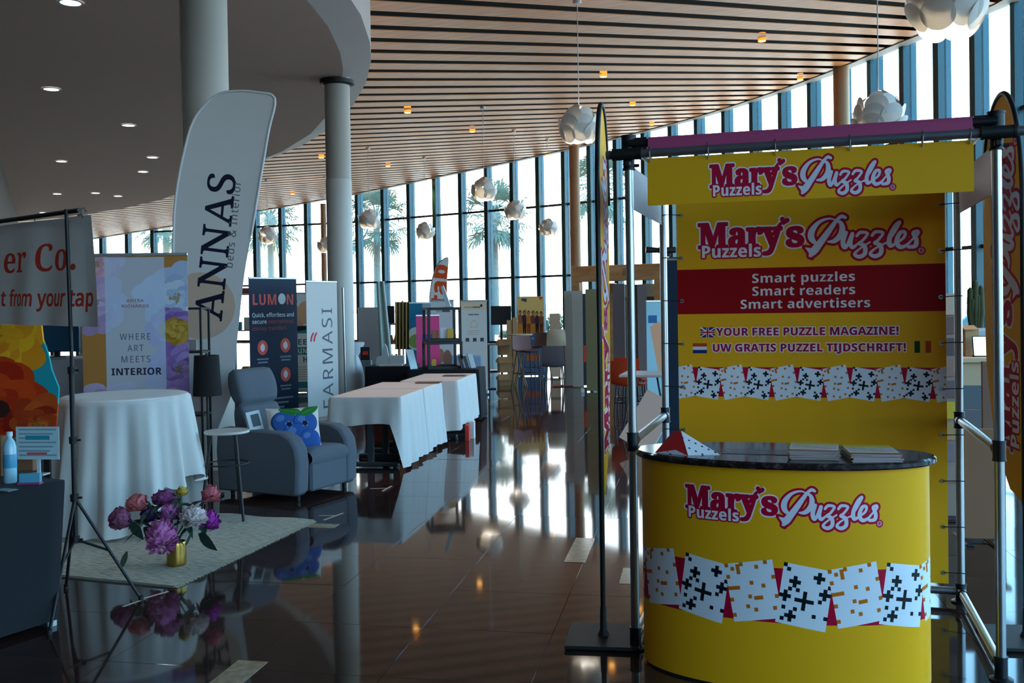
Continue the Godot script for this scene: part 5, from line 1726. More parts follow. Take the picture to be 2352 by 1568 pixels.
func flowers():
	var vp := G(406, 1297, 0.014)
	var va := thing("vase", "small ribbed brass vase standing on the rug before the round table", "vase", vp)
	var m := MB.new()
	var pr := [Vector2(0, 0), Vector2(0.056, 0), Vector2(0.061, 0.008)]
	for i in 11: pr.append(Vector2(0.061 + 0.0012 * (i % 2), 0.012 + i * 0.0135))
	pr.append_array([Vector2(0.059, 0.155), Vector2(0.056, 0.155), Vector2(0.056, 0.02), Vector2(0, 0.02)])
	m.lathe(pr, 36)
	part("vase_body", m, mat(rgb(170, 140, 70), 0.28, 0.95), va)
	var leaf := mat(rgb(30, 62, 54), 0.5)
	var list := [
		[[372, 1236, 6.22], Vector3(0.105, 0.125, 0.10), 260, 0.024, rgb(206, 110, 176), "big mauve-pink ruffled peony in front, left of the vase"],
		[[388, 1180, 6.32], Vector3(0.06, 0.065, 0.06), 110, 0.02, rgb(190, 100, 168), "mauve ruffled peony just above the big front one"],
		[[378, 1146, 6.44], Vector3(0.082, 0.062, 0.075), 120, 0.024, rgb(150, 70, 130), "dusky purple peony at the bouquet's upper middle"],
		[[316, 1158, 6.42], Vector3(0.072, 0.062, 0.07), 60, 0.034, rgb(214, 112, 116), "coral and yellow rose at the bouquet's upper left"],
		[[276, 1195, 6.36], Vector3(0.062, 0.085, 0.065), 46, 0.042, rgb(160, 84, 122), "large dusky pink bloom hanging at the bouquet's far left"],
		[[418, 1130, 6.42], Vector3(0.038, 0.038, 0.038), 46, 0.018, rgb(214, 180, 74), "small yellow ball-shaped flower at the bouquet's top"],
		[[484, 1138, 6.36], Vector3(0.062, 0.07, 0.06), 120, 0.02, rgb(214, 108, 120), "coral peony curling at the bouquet's upper right"],
		[[444, 1190, 6.26], Vector3(0.088, 0.082, 0.08), 220, 0.02, rgb(226, 206, 206), "white blush peony right of the middle"],
		[[480, 1200, 6.36], Vector3(0.072, 0.082, 0.07), 150, 0.021, rgb(160, 34, 150), "vivid magenta peony at the bouquet's right edge"],
		[[344, 1184, 6.42], Vector3(0.06, 0.06, 0.06), 50, 0.03, rgb(84, 54, 124), "dark violet flower deep in the bouquet's middle left"],
	]
	var lip := vp + Vector3(0, 0.15, 0)
	var i := 0
	for f in list:
		var c := A(f[0][0], f[0][1], f[0][2])
		var o := thing("peony", f[5], "flower", lip, 0, "flowers in the brass vase")
		var d := c - lip
		part("flower_head", bloom(f[1], f[2], f[3], 100 + i), petal_look(f[4]), o).position = d
		m = MB.new()
		var sp := Vector3(cos(i * 2.1) * 0.03, -0.11, sin(i * 2.1) * 0.03)
		m.tube([sp, sp * Vector3(0.6, 0, 0.6) + Vector3(0, 0.01, 0), d * 0.55 + Vector3(0, 0.05, 0), d - d.normalized() * f[1].x * 0.5], 0.0045, 6)
		var stm := part("stem", m, leaf, o)
		for k in 4:
			var t := 0.5 + 0.14 * k
			var b := (d * t + Vector3(0, 0.03, 0))
			var an := i * 1.9 + k * 2.4
			var dir := Vector3(cos(an), -0.25 + 0.2 * (k % 2), sin(an)).normalized()
			var L := 0.10 + 0.025 * (k % 3)
			var sd := dir.cross(Vector3.UP).normalized()
			m = MB.new()
			m.grid(func(u, v):
				var a: float = u * 2 - 1
				return b + dir * L * v + sd * a * 0.026 * sin(PI * pow(v, 0.8)) + Vector3(0, 0.02 * absf(a) * sin(PI * v) - 0.05 * v * v, 0), 2, 6)
			part("leaf", m, leaf, stm)
		if f[5].begins_with("white"):
			for q in [[[455, 1225], [500, 1265]], [[440, 1228], [424, 1250]]]:
				var b2 := A(q[0][0], q[0][1], 6.25) - lip
				var t2 := A(q[1][0], q[1][1], 6.15) - lip
				m = MB.new()
				var dd := t2 - b2
				m.grid(func(u, v): return b2 + dd * v + Vector3(0.3, 0.9, 0.2).normalized() * (u * 2 - 1) * 0.04 * sin(PI * pow(v, 0.7)), 2, 6)
				part("leaf", m, leaf, stm)
		if f[5].begins_with("large dusky"):
			for q in [[[330, 1200], [282, 1250]], [[340, 1230], [312, 1248]], [[300, 1200], [330, 1240]]]:
				var b2 := A(q[0][0], q[0][1], 6.3) - lip
				var t2 := A(q[1][0], q[1][1], 6.2) - lip
				m = MB.new()
				var dd := t2 - b2
				m.grid(func(u, v): return b2 + dd * v + Vector3(0.7, 0.5, 0.1).normalized() * (u * 2 - 1) * 0.035 * sin(PI * pow(v, 0.7)), 2, 6)
				part("leaf", m, leaf, stm)
		i += 1
	# a fallen leaf on the rug
	m = MB.new()
	var l0 := G(279, 1302, 0.016)
	var l1 := A(291, 1266, 6.4)
	m.grid(func(u, v): return l0.lerp(l1, v) + Vector3(1, 0, 0.3) * (u * 2 - 1) * 0.022 * sin(PI * (0.15 + 0.75 * v)), 2, 6, 0.001)
	solo("fallen_leaf", m, leaf, "dark green leaf standing on the rug left of the vase", "leaf")

# ================================================================ the stand at the left edge
func build_left_stand():
	rng.seed = 31
	# tripod
	var tp := P(-2.49, 0, 5.6)
	var o := thing("backdrop_stand", "black tripod backdrop stand carrying the white banner's crossbar", "stand", tp)
	var m := MB.new()
	m.tube([Vector3(-0.03, 0.34, 0), Vector3(-0.035, 1.35, 0), Vector3(-0.04, 1.35, 0)], 0.014, 12)
	part("lower_tube", m, M.black, o)
	m = MB.new()
	m.tube([Vector3(-0.03, 1.3, 0), Vector3(-0.045, 2.25, 0)], 0.0105, 12)
	part("upper_tube", m, M.black, o)
	for y in [0.36, 0.6, 0.93, 1.33]:
		m = MB.new()
		m.lathe([Vector2(0.0, -0.02), Vector2(0.022, -0.02), Vector2(0.024, 0.02), Vector2(0, 0.02)], 14, Vector3(-0.032, y, 0))
		m.box(Vector3(-0.002, y, 0.0), Vector3(0.03, 0.012, 0.012), 0.003)
		part("clamp", m, M.black, o)
	for s in [[0.33, 0.02], [-0.22, 0.28], [0.075, -0.56]]:
		var foot := Vector3(s[0], 0.006, -s[1])
		var hub := Vector3(-0.03, 0.60, 0)
		m = MB.new()
		m.tube([hub, foot], 0.009, 10)
		m.lathe([Vector2(0, 0), Vector2(0.014, 0), Vector2(0.014, 0.025), Vector2(0, 0.03)], 12, foot - Vector3(0, 0.006, 0))
		part("leg", m, M.black, o)
		m = MB.new()
		m.tube([Vector3(-0.03, 0.36, 0), hub.lerp(foot, 0.52)], 0.007, 8)
		part("brace", m, M.black, o)
	m = MB.new()
	var bd := Vector3(-0.787, 0, -0.617)
	m.tube([Vector3(0.0, 2.24, 0) - bd * 0.06, Vector3(0, 2.24, 0) + bd * 2.6], 0.014, 12)
	part("crossbar", m, M.black, o)
	# banner
	var a := Art.new(1000, 560, rgb(222, 218, 216))
	var red := rgb(214, 66, 52)
	# the visible end of the lettering only
	a.text("er Co.", serifb, 200, 95, 270, red, 0, 760, 4, 0.14)
	a.text("t from your tap", sans, 118, 60, 455, red, 0, 890, 0, 0.2, 6)
	var bn := thing("hanging_banner", "white fabric banner with red lettering, hung from the black crossbar", "banner", tp + Vector3(0.07, 1.575, -0.02), -38)
	m = MB.new()
	m.grid(func(u, v):
		var x: float = lerpf(-1.15, 0.0 + 0.06 * v, u)
		return Vector3(x, lerpf(0.645, 0.02 * (1 - u), v), 0.012 * sin(u * 17 + v * 2.0) * (0.3 + v) + 0.015 * sin(u * 5)), 60, 14)
	part("fabric", m, printed(a, 0.8), bn)
	m = MB.new()
	for x in [-1.1, -0.6, -0.05]:
		m.tube([Vector3(x, 0.63, 0.003), Vector3(x, 0.665, 0.018), Vector3(x, 0.69, 0.0), Vector3(x, 0.665, -0.018)], 0.003, 6)
	part("cable_ties", m, M.black, bn, "", true)
	# painted flower board below
	var fa := Art.new(640, 760, rgb(30, 150, 160))
	blob(fa, 300, 60, 300, Color(0.85, 0.45, 0.08), Color(0.98, 0.78, 0.15), 11, 3)
	blob(fa, 280, 480, 330, Color(0.62, 0.10, 0.04), Color(0.90, 0.34, 0.08), 10, 8)
	blob(fa, 520, 660, 200, Color(0.55, 0.10, 0.05), Color(0.85, 0.42, 0.12), 9, 12)
	fa.ell(330, 560, 50, 60, rgb(60, 30, 26))
	var q0 := A(0, 760, 6.9)
	var poly := []
	for q in [[-150, 1010], [128, 1000], [134, 930], [136, 890], [120, 850], [112, 812], [100, 780], [96, 745], [-150, 745]]:
		var w := A(q[0], q[1], 6.9)
		poly.append(Vector2(w.x - q0.x, w.y))
	var fb := thing("flower_board", "painted cut-out board of large orange and yellow flowers below the white banner", "board", Vector3(q0.x, 0, q0.z), 0)
	m = MB.new()
	m.prism(poly, -0.01, 0.01, Transform3D(), Rect2(Vector2(poly[0].x, poly[0].y), Vector2(poly[2].x - poly[0].x + 0.03, poly[7].y - poly[0].y)))
	part("print", m, printed(fa, 0.7), fb)
	for x in [-0.28, 0.3]:
		m = MB.new()
		m.box(Vector3(x, poly[0].y / 2 + 0.1, -0.03), Vector3(0.04, poly[0].y + 0.2, 0.03))
		part("leg", m, M.black, fb)
	# black table
	var K := Vector2(-2.40, 5.22)
	var turn := 61.0
	var tb := thing("counter_table", "black cloth-covered table at the bottom left corner", "table", P(K.x, 0, K.y), turn)
	# local: table spans x 0..-1.3 towards the camera, z 0..-0.8 to the left
	m = MB.new()
	var hh := 0.765
	m.grid(func(u, v):
		var per: float = u * 4.0
		var s := int(per) % 4
		var t: float = per - int(per)
		var cs := [Vector2(0, 0), Vector2(0, -0.8), Vector2(-1.35, -0.8), Vector2(-1.35, 0)]
		var p: Vector2 = cs[s].lerp(cs[(s + 1) % 4], t)
		var c := Vector2(-0.675, -0.4)
		var inn: float = 0.0
		if v > 0.06:
			var k: float = (v - 0.06) / 0.94
			inn = 0.06 * k + 0.05 * sin(t * PI) * sin(k * PI)
			return Vector3(p.x, hh - (hh - 0.03) * k, p.y).lerp(Vector3(c.x, hh - (hh - 0.03) * k, c.y), inn)
		var q := p.lerp(c, 0.01 * (1.0 - v / 0.06))
		return Vector3(q.x, hh + 0.004 - 0.004 * v / 0.06, q.y), 64, 20)
	m.quad(Vector3(-0.006, hh + 0.004, -0.004), Vector3(-0.006, hh + 0.004, -0.796), Vector3(-1.344, hh + 0.004, -0.796), Vector3(-1.344, hh + 0.004, -0.004), Vector3.UP)
	part("stretch_cover", m, M.blackcloth, tb)
	for q in [[-0.06, -0.05], [-0.06, -0.75], [-1.29, -0.05], [-1.29, -0.75]]:
		m = MB.new()
		m.lathe([Vector2(0, 0), Vector2(0.025, 0), Vector2(0.025, 0.035), Vector2(0, 0.035)], 14, Vector3(q[0], 0, q[1]))
		part("foot_cap", m, mat(rgb(190, 196, 200), 0.4), tb)
	var ty := hh + 0.005
	# sign in a clear stand
	var sg := Art.new(320, 230, rgb(176, 200, 206))
	for l in 7: sg.rect(20, 14 + l * 30, 280 - (l % 3) * 24, 12, rgb(120, 156, 166))
	sg.rect(70, 62, 180, 30, rgb(40, 140, 156)); sg.rect(80, 180, 150, 18, rgb(196, 90, 100))
	var sp := G(88, 1090, ty)
	var so := thing("table_sign", "white and teal printed sign in a clear stand on the black table", "sign", sp, -6)
	m = panel(0.25, 0.18, 0.004)
	part("print", m, printed(sg, 0.3), so).position = Vector3(0, 0.085, 0)
	m = MB.new()
	m.box(Vector3(0, 0.045, -0.006), Vector3(0.02, 0.09, 0.006))
	m.box(Vector3(0, 0.004, 0), Vector3(0.1, 0.008, 0.07), 0.002)
	var clear := mat(rgb(190, 210, 214), 0.1)
	part("stand", m, clear, so)
	# water bottle
	var wp := G(24, 1108, ty)
	var wb := thing("bottle", "clear plastic water bottle with a blue label on the black table", "bottle", wp)
	m = MB.new()
	m.lathe([Vector2(0, 0), Vector2(0.03, 0), Vector2(0.033, 0.01), Vector2(0.033, 0.19), Vector2(0.026, 0.215), Vector2(0.013, 0.235), Vector2(0.013, 0.245), Vector2(0, 0.245)], 24)
	part("bottle_body", m, mat(rgb(150, 196, 214), 0.12), wb)
	m = MB.new()
	m.lathe([Vector2(0.0335, 0.08), Vector2(0.034, 0.082), Vector2(0.034, 0.15), Vector2(0.0335, 0.152)], 24)
	part("label_band", m, mat(rgb(70, 150, 186), 0.4), wb)
	m = MB.new()
	m.lathe([Vector2(0, 0.245), Vector2(0.016, 0.245), Vector2(0.016, 0.268), Vector2(0, 0.27)], 18)
	part("cap", m, mat(rgb(200, 214, 220), 0.5), wb)
	var cp := G(70, 1112, ty)
	var ch := thing("card_holder", "small teal card holder with a magenta foot on the black table", "card holder", cp, 4)
	m = MB.new()
	m.box(Vector3(0, 0.032, 0), Vector3(0.11, 0.05, 0.025), 0.004)
	part("cards", m, mat(rgb(80, 160, 184), 0.5), ch)
	m = MB.new()
	m.box(Vector3(0, 0.006, 0.004), Vector3(0.116, 0.012, 0.05), 0.003)
	part("foot", m, mat(rgb(150, 50, 110), 0.5), ch)
	m = MB.new()
	m.box(Vector3(0, 0.003, 0), Vector3(0.1, 0.004, 0.06), 0.001)
	var fl := solo("flyer", m, mat(rgb(120, 140, 150), 0.5), "small pale flyer lying flat at the black table's edge", "flyer")
	fl.position = G(14, 1126, ty); fl.rotation.y = -0.4
	m = MB.new()
	m.box(Vector3(0, 0.11, 0), Vector3(0.09, 0.22, 0.07), 0.004)
	var bx := solo("product_box", m, mat(rgb(126, 84, 52), 0.7), "upright brown box at the picture's left edge, behind the water bottle", "box")
	bx.position = G(-6, 1092, ty)
	m = MB.new()
	m.box(Vector3(0, 0.06, 0), Vector3(0.1, 0.12, 0.06), 0.004)
	bx = solo("product_box", m, mat(rgb(130, 92, 66), 0.7), "short brown box behind the white and teal sign", "box")
	bx.position = G(62, 1080, ty)
	# grey desk and dark screen behind
	var dk := A(150, 820, 9.6)
	var d := thing("reception_desk", "plain grey desk behind the flower board and the round table", "desk", Vector3(dk.x - 0.1, 0, dk.z))
	m = MB.new()
	m.box(Vector3(0, dk.y / 2, 0), Vector3(1.3, dk.y, 0.5), 0.01)
	part("desk_body", m, mat(rgb(146, 152, 160), 0.6), d)
	var sc := thing("monitor", "dark blue monitor standing on the grey desk at the left", "monitor", A(132, 820, 9.4), 8)
	m = MB.new()
	m.box(Vector3(0, 0.2, 0), Vector3(0.42, 0.3, 0.03), 0.006)
	part("screen_case", m, mat(rgb(24, 62, 88), 0.25), sc)
	m = MB.new()
	m.box(Vector3(0, 0.03, 0), Vector3(0.05, 0.06, 0.03)); m.box(Vector3(0, 0.006, 0), Vector3(0.2, 0.012, 0.14), 0.003)
	part("stand", m, M.darksteel, sc)

# ================================================================ the row of white tables and what stands on and round it
func slabbox(s: Vector3, r := 0.004) -> MB:
	var m := MB.new()
	m.box(Vector3(0, s.y / 2, 0), s, r)
	return m
func simple(called: String, label: String, cat: String, at: Vector3, s: Vector3, ma: Material, turn := 0.0, group := "", r := 0.004) -> MeshInstance3D:
	var o := solo(called, slabbox(s, r), ma, label, cat, group)
	o.position = at
	o.rotation_degrees.y = turn
	return o
func build_row():
	rng.seed = 51
	var turn := -8.3
	var rows := [[P(-1.449, 0, 10.46), 0.75, 0.955, [0.27, 0.70, 0.03, 0.3], "nearest"], [P(-1.303, 0, 11.45), 0.75, 0.955, [0.03, 0.69, 0.3, 0.3], "middle"], [P(-0.95, 0, 12.70), 0.72, 1.28, [0.60, 0.56, 0.3, 0.3], "farthest"]]
	var k := 0
	for r in rows:
		var t := thing("folding_table", r[4] + " of three grey pedestal tables under the white cloths", "table", r[0], turn)
		part("tabletop", slabbox(Vector3(r[1] - 0.03, 0.025, r[2] - 0.03), 0.004), mat(rgb(120, 122, 126), 0.6), t).position.y = 0.718
		for z in [-0.3, 0.3]:
			var m := MB.new()
			m.box(Vector3(0.0, 0.37, z * r[2]), Vector3(0.07, 0.70, 0.05), 0.01)
			part("leg", m, mat(rgb(86, 92, 100), 0.45, 0.4), t)
			m = MB.new()
			m.bar(Vector3(-0.3, 0.035, z * r[2]), Vector3(0.3, 0.035, z * r[2]), 0.07, 0.045, 0.012)
			for x in [-0.28, 0.28]: m.lathe([Vector2(0, 0), Vector2(0.03, 0), Vector2(0.03, 0.016), Vector2(0, 0.016)], 12, Vector3(x, 0, z * r[2]))
			part("foot", m, mat(rgb(70, 76, 84), 0.45, 0.4), t)
		var c := solo("tablecloth", drape(r[1], r[2], 0.748, r[3], 1.7 * k, 0.05, 0.018), M.linen, "white tablecloth on the %s of the three tables in the row" % r[4], "tablecloth")
		c.position = r[0]
		c.rotation_degrees.y = turn
		k += 1
	# printed boards lying on the two far tables
	var i := 0
	for q in [[G(985, 879, 0.754), "dark printed leaflet on the middle white table, at its right edge"], [G(1045, 863, 0.754), "dark printed leaflet on the farthest white table"]]:
		var o := simple("leaflet", q[1], "leaflet", q[0], Vector3(0.30, 0.012, 0.16), mat(rgb(104, 78, 66), 0.5), turn, "", 0.002)
		i += 1
	simple("signboard", "small red card sign standing on the floor by the farthest white cloth", "sign", P(-0.57, 0, 12.1), Vector3(0.05, 0.2, 0.1), mat(rgb(200, 40, 34), 0.5), -8)
	simple("signboard", "small white card sign behind the red one on the floor", "sign", P(-0.52, 0, 12.3), Vector3(0.06, 0.22, 0.1), mat(rgb(210, 206, 206), 0.5), -8)
	# black tables behind
	for q in [[P(-1.90, 0, 15.55), 0.72, "black cloth-covered table carrying the grey cut-out model"], [P(-0.98, 0, 14.6), 1.05, "black cloth-covered table carrying the two black display frames"]]:
		var t := thing("display_table", q[2], "table", q[0], -6)
		var m := drape(q[1], 0.7, 0.745, [0.72, 0.72, 0.72, 0.72], 3.0, 0.03, 0.012)
		part("table_cover", m, M.blackcloth, t)
		for x in [-0.4, 0.4]:
			for z in [-0.28, 0.28]:
				m = MB.new()
				m.tube([Vector3(x * q[1], 0, z), Vector3(x * q[1], 0.73, z)], 0.015, 8)
				part("leg", m, M.darksteel, t)
	# two open black frames, one on the other
	var fp := G(1017, 840, 0.752)
	fp = P(-1.045, 0.75, 14.55)
	for f in [[0.0, 0.40, 0.52, "lower"], [0.402, 0.50, 0.50, "upper"]]:
		var o := thing("open_plinth", f[3] + " open black display frame of the pair stacked on the black table", "display frame", fp + Vector3(0, f[0], 0), 14)
		var s: float = f[2]
		for x in [-0.5, 0.5]:
			for z in [-0.5, 0.5]:
				var m := MB.new()
				m.box(Vector3(x * (s - 0.04), f[1] / 2, z * (s - 0.04)), Vector3(0.04, f[1], 0.04), 0.003)
				part("post", m, M.black, o)
		for y in [0.02, f[1] - 0.02]:
			for q in [[0, 1], [0, -1], [1, 0], [-1, 0]]:
				var m := MB.new()
				m.box(Vector3(q[0] * (s - 0.04) / 2, y, q[1] * (s - 0.04) / 2), Vector3(0.036 if q[0] else s - 0.08, 0.036, 0.036 if q[1] else s - 0.08), 0.003)
				part("rail", m, M.black, o)
		var m := MB.new()
		m.box(Vector3(0, f[1] - 0.005, 0), Vector3(s, 0.012, s), 0.002)
		part("top_plate", m, M.black, o)
	var acr := mat(rgb(186, 206, 212), 0.12)
	var tr := thing("trophy", "clear leaning glass trophy blade on top of the upper black frame", "trophy", fp + Vector3(0.04, 0.905, 0.05), -10)
	var m := MB.new()
	m.prism([Vector2(0.04, 0), Vector2(0.11, 0), Vector2(0.0, 0.32), Vector2(-0.04, 0.30)], -0.012, 0.012)
	part("blade", m, acr, tr)
	part("foot", slabbox(Vector3(0.16, 0.012, 0.1)), acr, tr).position.x = 0.07
	for q in [[-0.1, 0.12, rgb(150, 90, 60), "brown"], [0.02, 0.16, rgb(206, 206, 210), "white"], [0.12, 0.14, rgb(214, 160, 40), "amber"]]:
		simple("booklet", q[3] + " booklet standing inside the upper black frame", "booklet", fp + Vector3(q[0], 0.402 + 0.04, 0.0), Vector3(0.1, q[1], 0.02), mat(q[2], 0.6), 20)
	simple("booklet", "yellow card standing inside the lower black frame", "booklet", fp + Vector3(-0.12, 0.04, 0.1), Vector3(0.07, 0.1, 0.02), mat(rgb(214, 160, 40), 0.6), 10)
	for q in [[-0.40, 0.30, "leftmost clear plate leaning at the front of the frame table"], [0.33, 0.22, "first dark plate leaning right of the black frames"], [0.40, 0.22, "second dark plate leaning right of the black frames"], [0.47, 0.22, "third dark plate leaning right of the black frames"]]:
		m = MB.new()
		m.box(Vector3(0, q[1] / 2, 0), Vector3(0.15, q[1], 0.012), 0.003)
		var o := solo("award_plate", m, acr if q[0] < 0 else mat(rgb(70, 62, 62), 0.25), q[2], "plate", "plates leaning by the frames")
		o.position = fp + Vector3(q[0], 0.006, 0.22)
		o.rotation = Vector3(-0.3, 0.9 if q[0] < 0 else 1.1, 0)
	# grey cut-out model on the left black table
	var md := thing("cutout_model", "grey cut-out model of a tower and a low block on the black table", "model", P(-1.93, 0.75, 15.4), 0)
	m = MB.new()
	m.prism([Vector2(-0.22, 0), Vector2(-0.02, 0), Vector2(-0.02, 0.16), Vector2(-0.04, 0.28), Vector2(-0.07, 0.34), Vector2(-0.10, 0.28), Vector2(-0.12, 0.16), Vector2(-0.2, 0.14)], -0.05, 0.05)
	part("tower", m, mat(rgb(176, 184, 188), 0.7), md)
	part("block", slabbox(Vector3(0.24, 0.16, 0.08), 0.01), mat(rgb(176, 184, 188), 0.7), md).position.x = 0.11
	simple("tray", "shallow white tray in front of the grey cut-out model", "tray", P(-1.9, 0.75, 15.27), Vector3(0.36, 0.03, 0.1), mat(rgb(206, 206, 204), 0.4))

# ================================================================ stands between the tables and the glass
func flatstand(called: String, label: String, cat: String, px0: float, px1: float, py: float, z: float, ma: Material, th := 0.04, turn := 0.0, foot := true) -> Node3D:
	var a := A(px0, py, z)
	var b := A(px1, py, z)
	var w := (b.x - a.x) / maxf(cos(deg_to_rad(turn)), 0.3)
	var o := thing(called, label, cat, Vector3((a.x + b.x) / 2, 0, a.z), turn)
	part("board", panel(w, a.y - 0.02, th), ma, o).position.y = 0.02
	if foot:
		for s in [-0.38, 0.38]:
			part("foot", slabbox(Vector3(0.05, 0.02, 0.36), 0.004), M.darksteel, o).position.x = s * w
	return o
func chair_shell(o: Node3D, seat_h: float, ma: Material, legm: Material, back_h := 0.36, splay := 0.05):
	var m := MB.new()
	m.grid(func(u, v):
		var x: float = (u * 2 - 1) * 0.22 * (1.0 - 0.15 * maxf(0.0, v - 0.6))
		var dish: float = 0.03 * (u * 2 - 1) * (u * 2 - 1)
		if v < 0.5: return Vector3(x, seat_h + dish - 0.02 * sin(v * 2 * PI), lerpf(0.21, -0.16, v * 2))
		var k: float = (v - 0.5) * 2
		return Vector3(x, seat_h + dish * (1 - k) + back_h * k * k * (0.6 + 0.4 * k), -0.16 - 0.07 * sin(k * 1.5) + dish), 12, 16, 0.012)
	part("seat_shell", m, ma, o)
	for x in [-1.0, 1.0]:
		for z in [-1.0, 1.0]:
			m = MB.new()
			m.tube([Vector3(x * 0.15, seat_h, z * 0.13), Vector3(x * (0.15 + splay), 0, z * (0.13 + splay))], 0.012, 8)
			part("leg", m, legm, o)
	m = MB.new()
	var k := 0.42
	var q := 0.14 + splay * (1 - k)
	m.tube([Vector3(-q, seat_h * k, q), Vector3(q, seat_h * k, q), Vector3(q, seat_h * k, -q), Vector3(-q, seat_h * k, -q)], 0.008, 6, false, true)
	part("stretcher", m, legm, o)
func build_far():
	rng.seed = 71
	var grey := fabric(rgb(150, 142, 142), 0.03, 0.1, 0.2)
	# left of the aisle
	flatstand("partition", "plain mauve-grey partition panel right of the slimmer white column", "partition", 822, 872, 706, 18.4, grey)
	var m := MB.new()
	m.grid(func(u, v): return A(lerpf(866, 882, u), 646, 16.4).lerp(A(lerpf(880, 912, u), 938, 16.2), v) + Vector3(0, 0, 0.03 * sin(u * 9)), 12, 20, 0.012)
	solo("leaning_panel", m, mat(rgb(150, 168, 160), 0.35), "pale green translucent panel leaning beside the mauve partition", "panel")
	var hp := A(790, 790, 17.0)
	var ht := thing("cocktail_table", "tall cocktail table in a white stretch cover, behind the white lettered banner", "table", Vector3(hp.x, 0, hp.z))
	m = MB.new()
	m.lathe([Vector2(0.33, 0), Vector2(0.32, 0.02), Vector2(0.17, 0.5), Vector2(0.2, 0.75), Vector2(0.35, 1.03), Vector2(0.355, 1.06), Vector2(0.34, 1.07), Vector2(0, 1.07)], 32)
	part("stretch_cover", m, mat(rgb(190, 196, 204), 0.8), ht)
	part("foot", slabbox(Vector3(0.5, 0.02, 0.5), 0.005), M.darksteel, ht)
	m = MB.new()
	m.grid(func(u, v): return Vector3((u * 2 - 1) * 0.16 * sin(PI * (0.1 + 0.85 * v)), 1.0 - v, 0.1 * sin(u * PI)), 14, 20, 0.006)
	var rf := solo("reflector", m, mat(rgb(196, 200, 204), 0.4), "white curved reflector sail standing beside the slimmer white column", "reflector")
	rf.position = A(815, 885, 15.9) * Vector3(1, 0, 1); rf.rotation.y = 0.4
	rf.scale = Vector3(1, 0.9, 1)
	var ls := thing("light_stand", "slim chrome light stand in front of the slimmer white column", "stand", A(791, 700, 15.1) * Vector3(1, 0, 1))
	m = MB.new()
	m.tube([Vector3(0, 0.02, 0), Vector3(-0.02, 1.98, 0)], 0.016, 12)
	part("pole", m, M.steel, ls)
	for k in 3:
		m = MB.new()
		m.bar(Vector3(0, 0.3, 0), Vector3(cos(TAU * k / 3) * 0.18, 0.012, sin(TAU * k / 3) * 0.18), 0.016, 0.016)
		part("leg", m, M.steel, ls)
	var sb := thing("standing_sign", "black box sign with a red mark on a grey stand, left of the leaning panel", "sign", A(838, 700, 16.6) * Vector3(1, 0, 1))
	part("stand", slabbox(Vector3(0.2, 0.78, 0.15), 0.01), mat(rgb(120, 126, 132), 0.6), sb)
	m = slabbox(Vector3(0.16, 0.22, 0.12), 0.006)
	part("box", m, M.black, sb).position.y = 0.78
	m = MB.new()
	m.box(Vector3(0, 0.90, 0.061), Vector3(0.09, 0.06, 0.004))
	part("mark", m, mat(rgb(220, 50, 50), 0.5), sb, "red mark")
	for q in [[880, 906, 702, 22.0, 44, "left", "dark television screen behind the gold drape"], [1128, 1174, 702, 25.0, 44, "right", "dark television screen between the white and the group posters"]]:
		var a := A(q[0], q[2] + q[4], q[3])
		var b := A(q[1], q[2], q[3])
		var o := thing("television", q[6], "television", Vector3((a.x + b.x) / 2, 0, a.z))
		m = MB.new()
		m.box(Vector3(0, (a.y + b.y) / 2, 0), Vector3(b.x - a.x, b.y - a.y, 0.05), 0.008)
		part("screen", m, mat(rgb(28, 28, 32), 0.2), o)
		m = MB.new()
		m.box(Vector3(0, a.y / 2, 0), Vector3(0.06, a.y, 0.05)); m.box(Vector3(0, 0.015, 0), Vector3(0.6, 0.03, 0.4), 0.006)
		part("stand", m, M.darksteel, o)
	m = MB.new()
	m.grid(func(u, v): return A(lerpf(908, 940, u), lerpf(693, 802, v), 19.0) + Vector3(0, 0, 0.05 * sin(u * 26)), 40, 10, 0.006)
	var dr := thing("drape", "gold curtain hanging on a thin stand behind the black tables", "curtain")
	part("fabric", m, fabric(rgb(150, 124, 76), 0.03, 0.1, 0.5), dr)
	m = MB.new()
	var d0 := A(924, 690, 19.0)
	m.tube([Vector3(d0.x, 0.0, d0.z - 0.03), Vector3(d0.x, d0.y, d0.z - 0.03)], 0.015, 8)
	part("pole", m, M.darksteel, dr)
	var wl := thing("product_shelf", "brown shelf unit with warm wooden goods, left of the gold drape", "shelf", A(898, 700, 20.5) * Vector3(1, 0, 1))
	for y in [0.5, 0.9, 1.3]: part("shelf_board", slabbox(Vector3(0.34, 0.03, 0.3)), mat(rgb(120, 80, 52), 0.6), wl).position.y = y
	for x in [-0.16, 0.16]: part("side", slabbox(Vector3(0.03, 1.33, 0.3)), mat(rgb(80, 52, 36), 0.6), wl).position.x = x
	var bi := 0
	for y in [0.53, 0.93]:
		for k in 3:
			m = MB.new()
			m.lathe([Vector2(0, 0), Vector2(0.035, 0), Vector2(0.045, 0.06), Vector2(0.025, 0.13), Vector2(0.03, 0.16), Vector2(0, 0.16)], 14)
			var vs := solo("wooden_vase", m, mat(rgb(170 + k * 14, 96 + k * 12, 60), 0.5), ["left", "middle", "right"][k] + " turned wooden vase on the %s board of the brown shelf unit" % ["lower", "middle"][bi], "vase", "wooden vases on the brown shelf")
			vs.position = wl.position + Vector3((k - 1) * 0.1, y, 0.05)
		bi += 1
	var bl := Art.new(200, 480, rgb(30, 106, 140))
	bl.ell(70, 200, 66, 66, rgb(196, 204, 190)); bl.ell(70, 215, 50, 40, rgb(120, 150, 70)); bl.rect(70, 160, 8, 40, rgb(40, 40, 50)); bl.ell(120, 340, 60, 34, rgb(170, 80, 60)); bl.rect(110, 0, 90, 120, rgb(150, 158, 170))
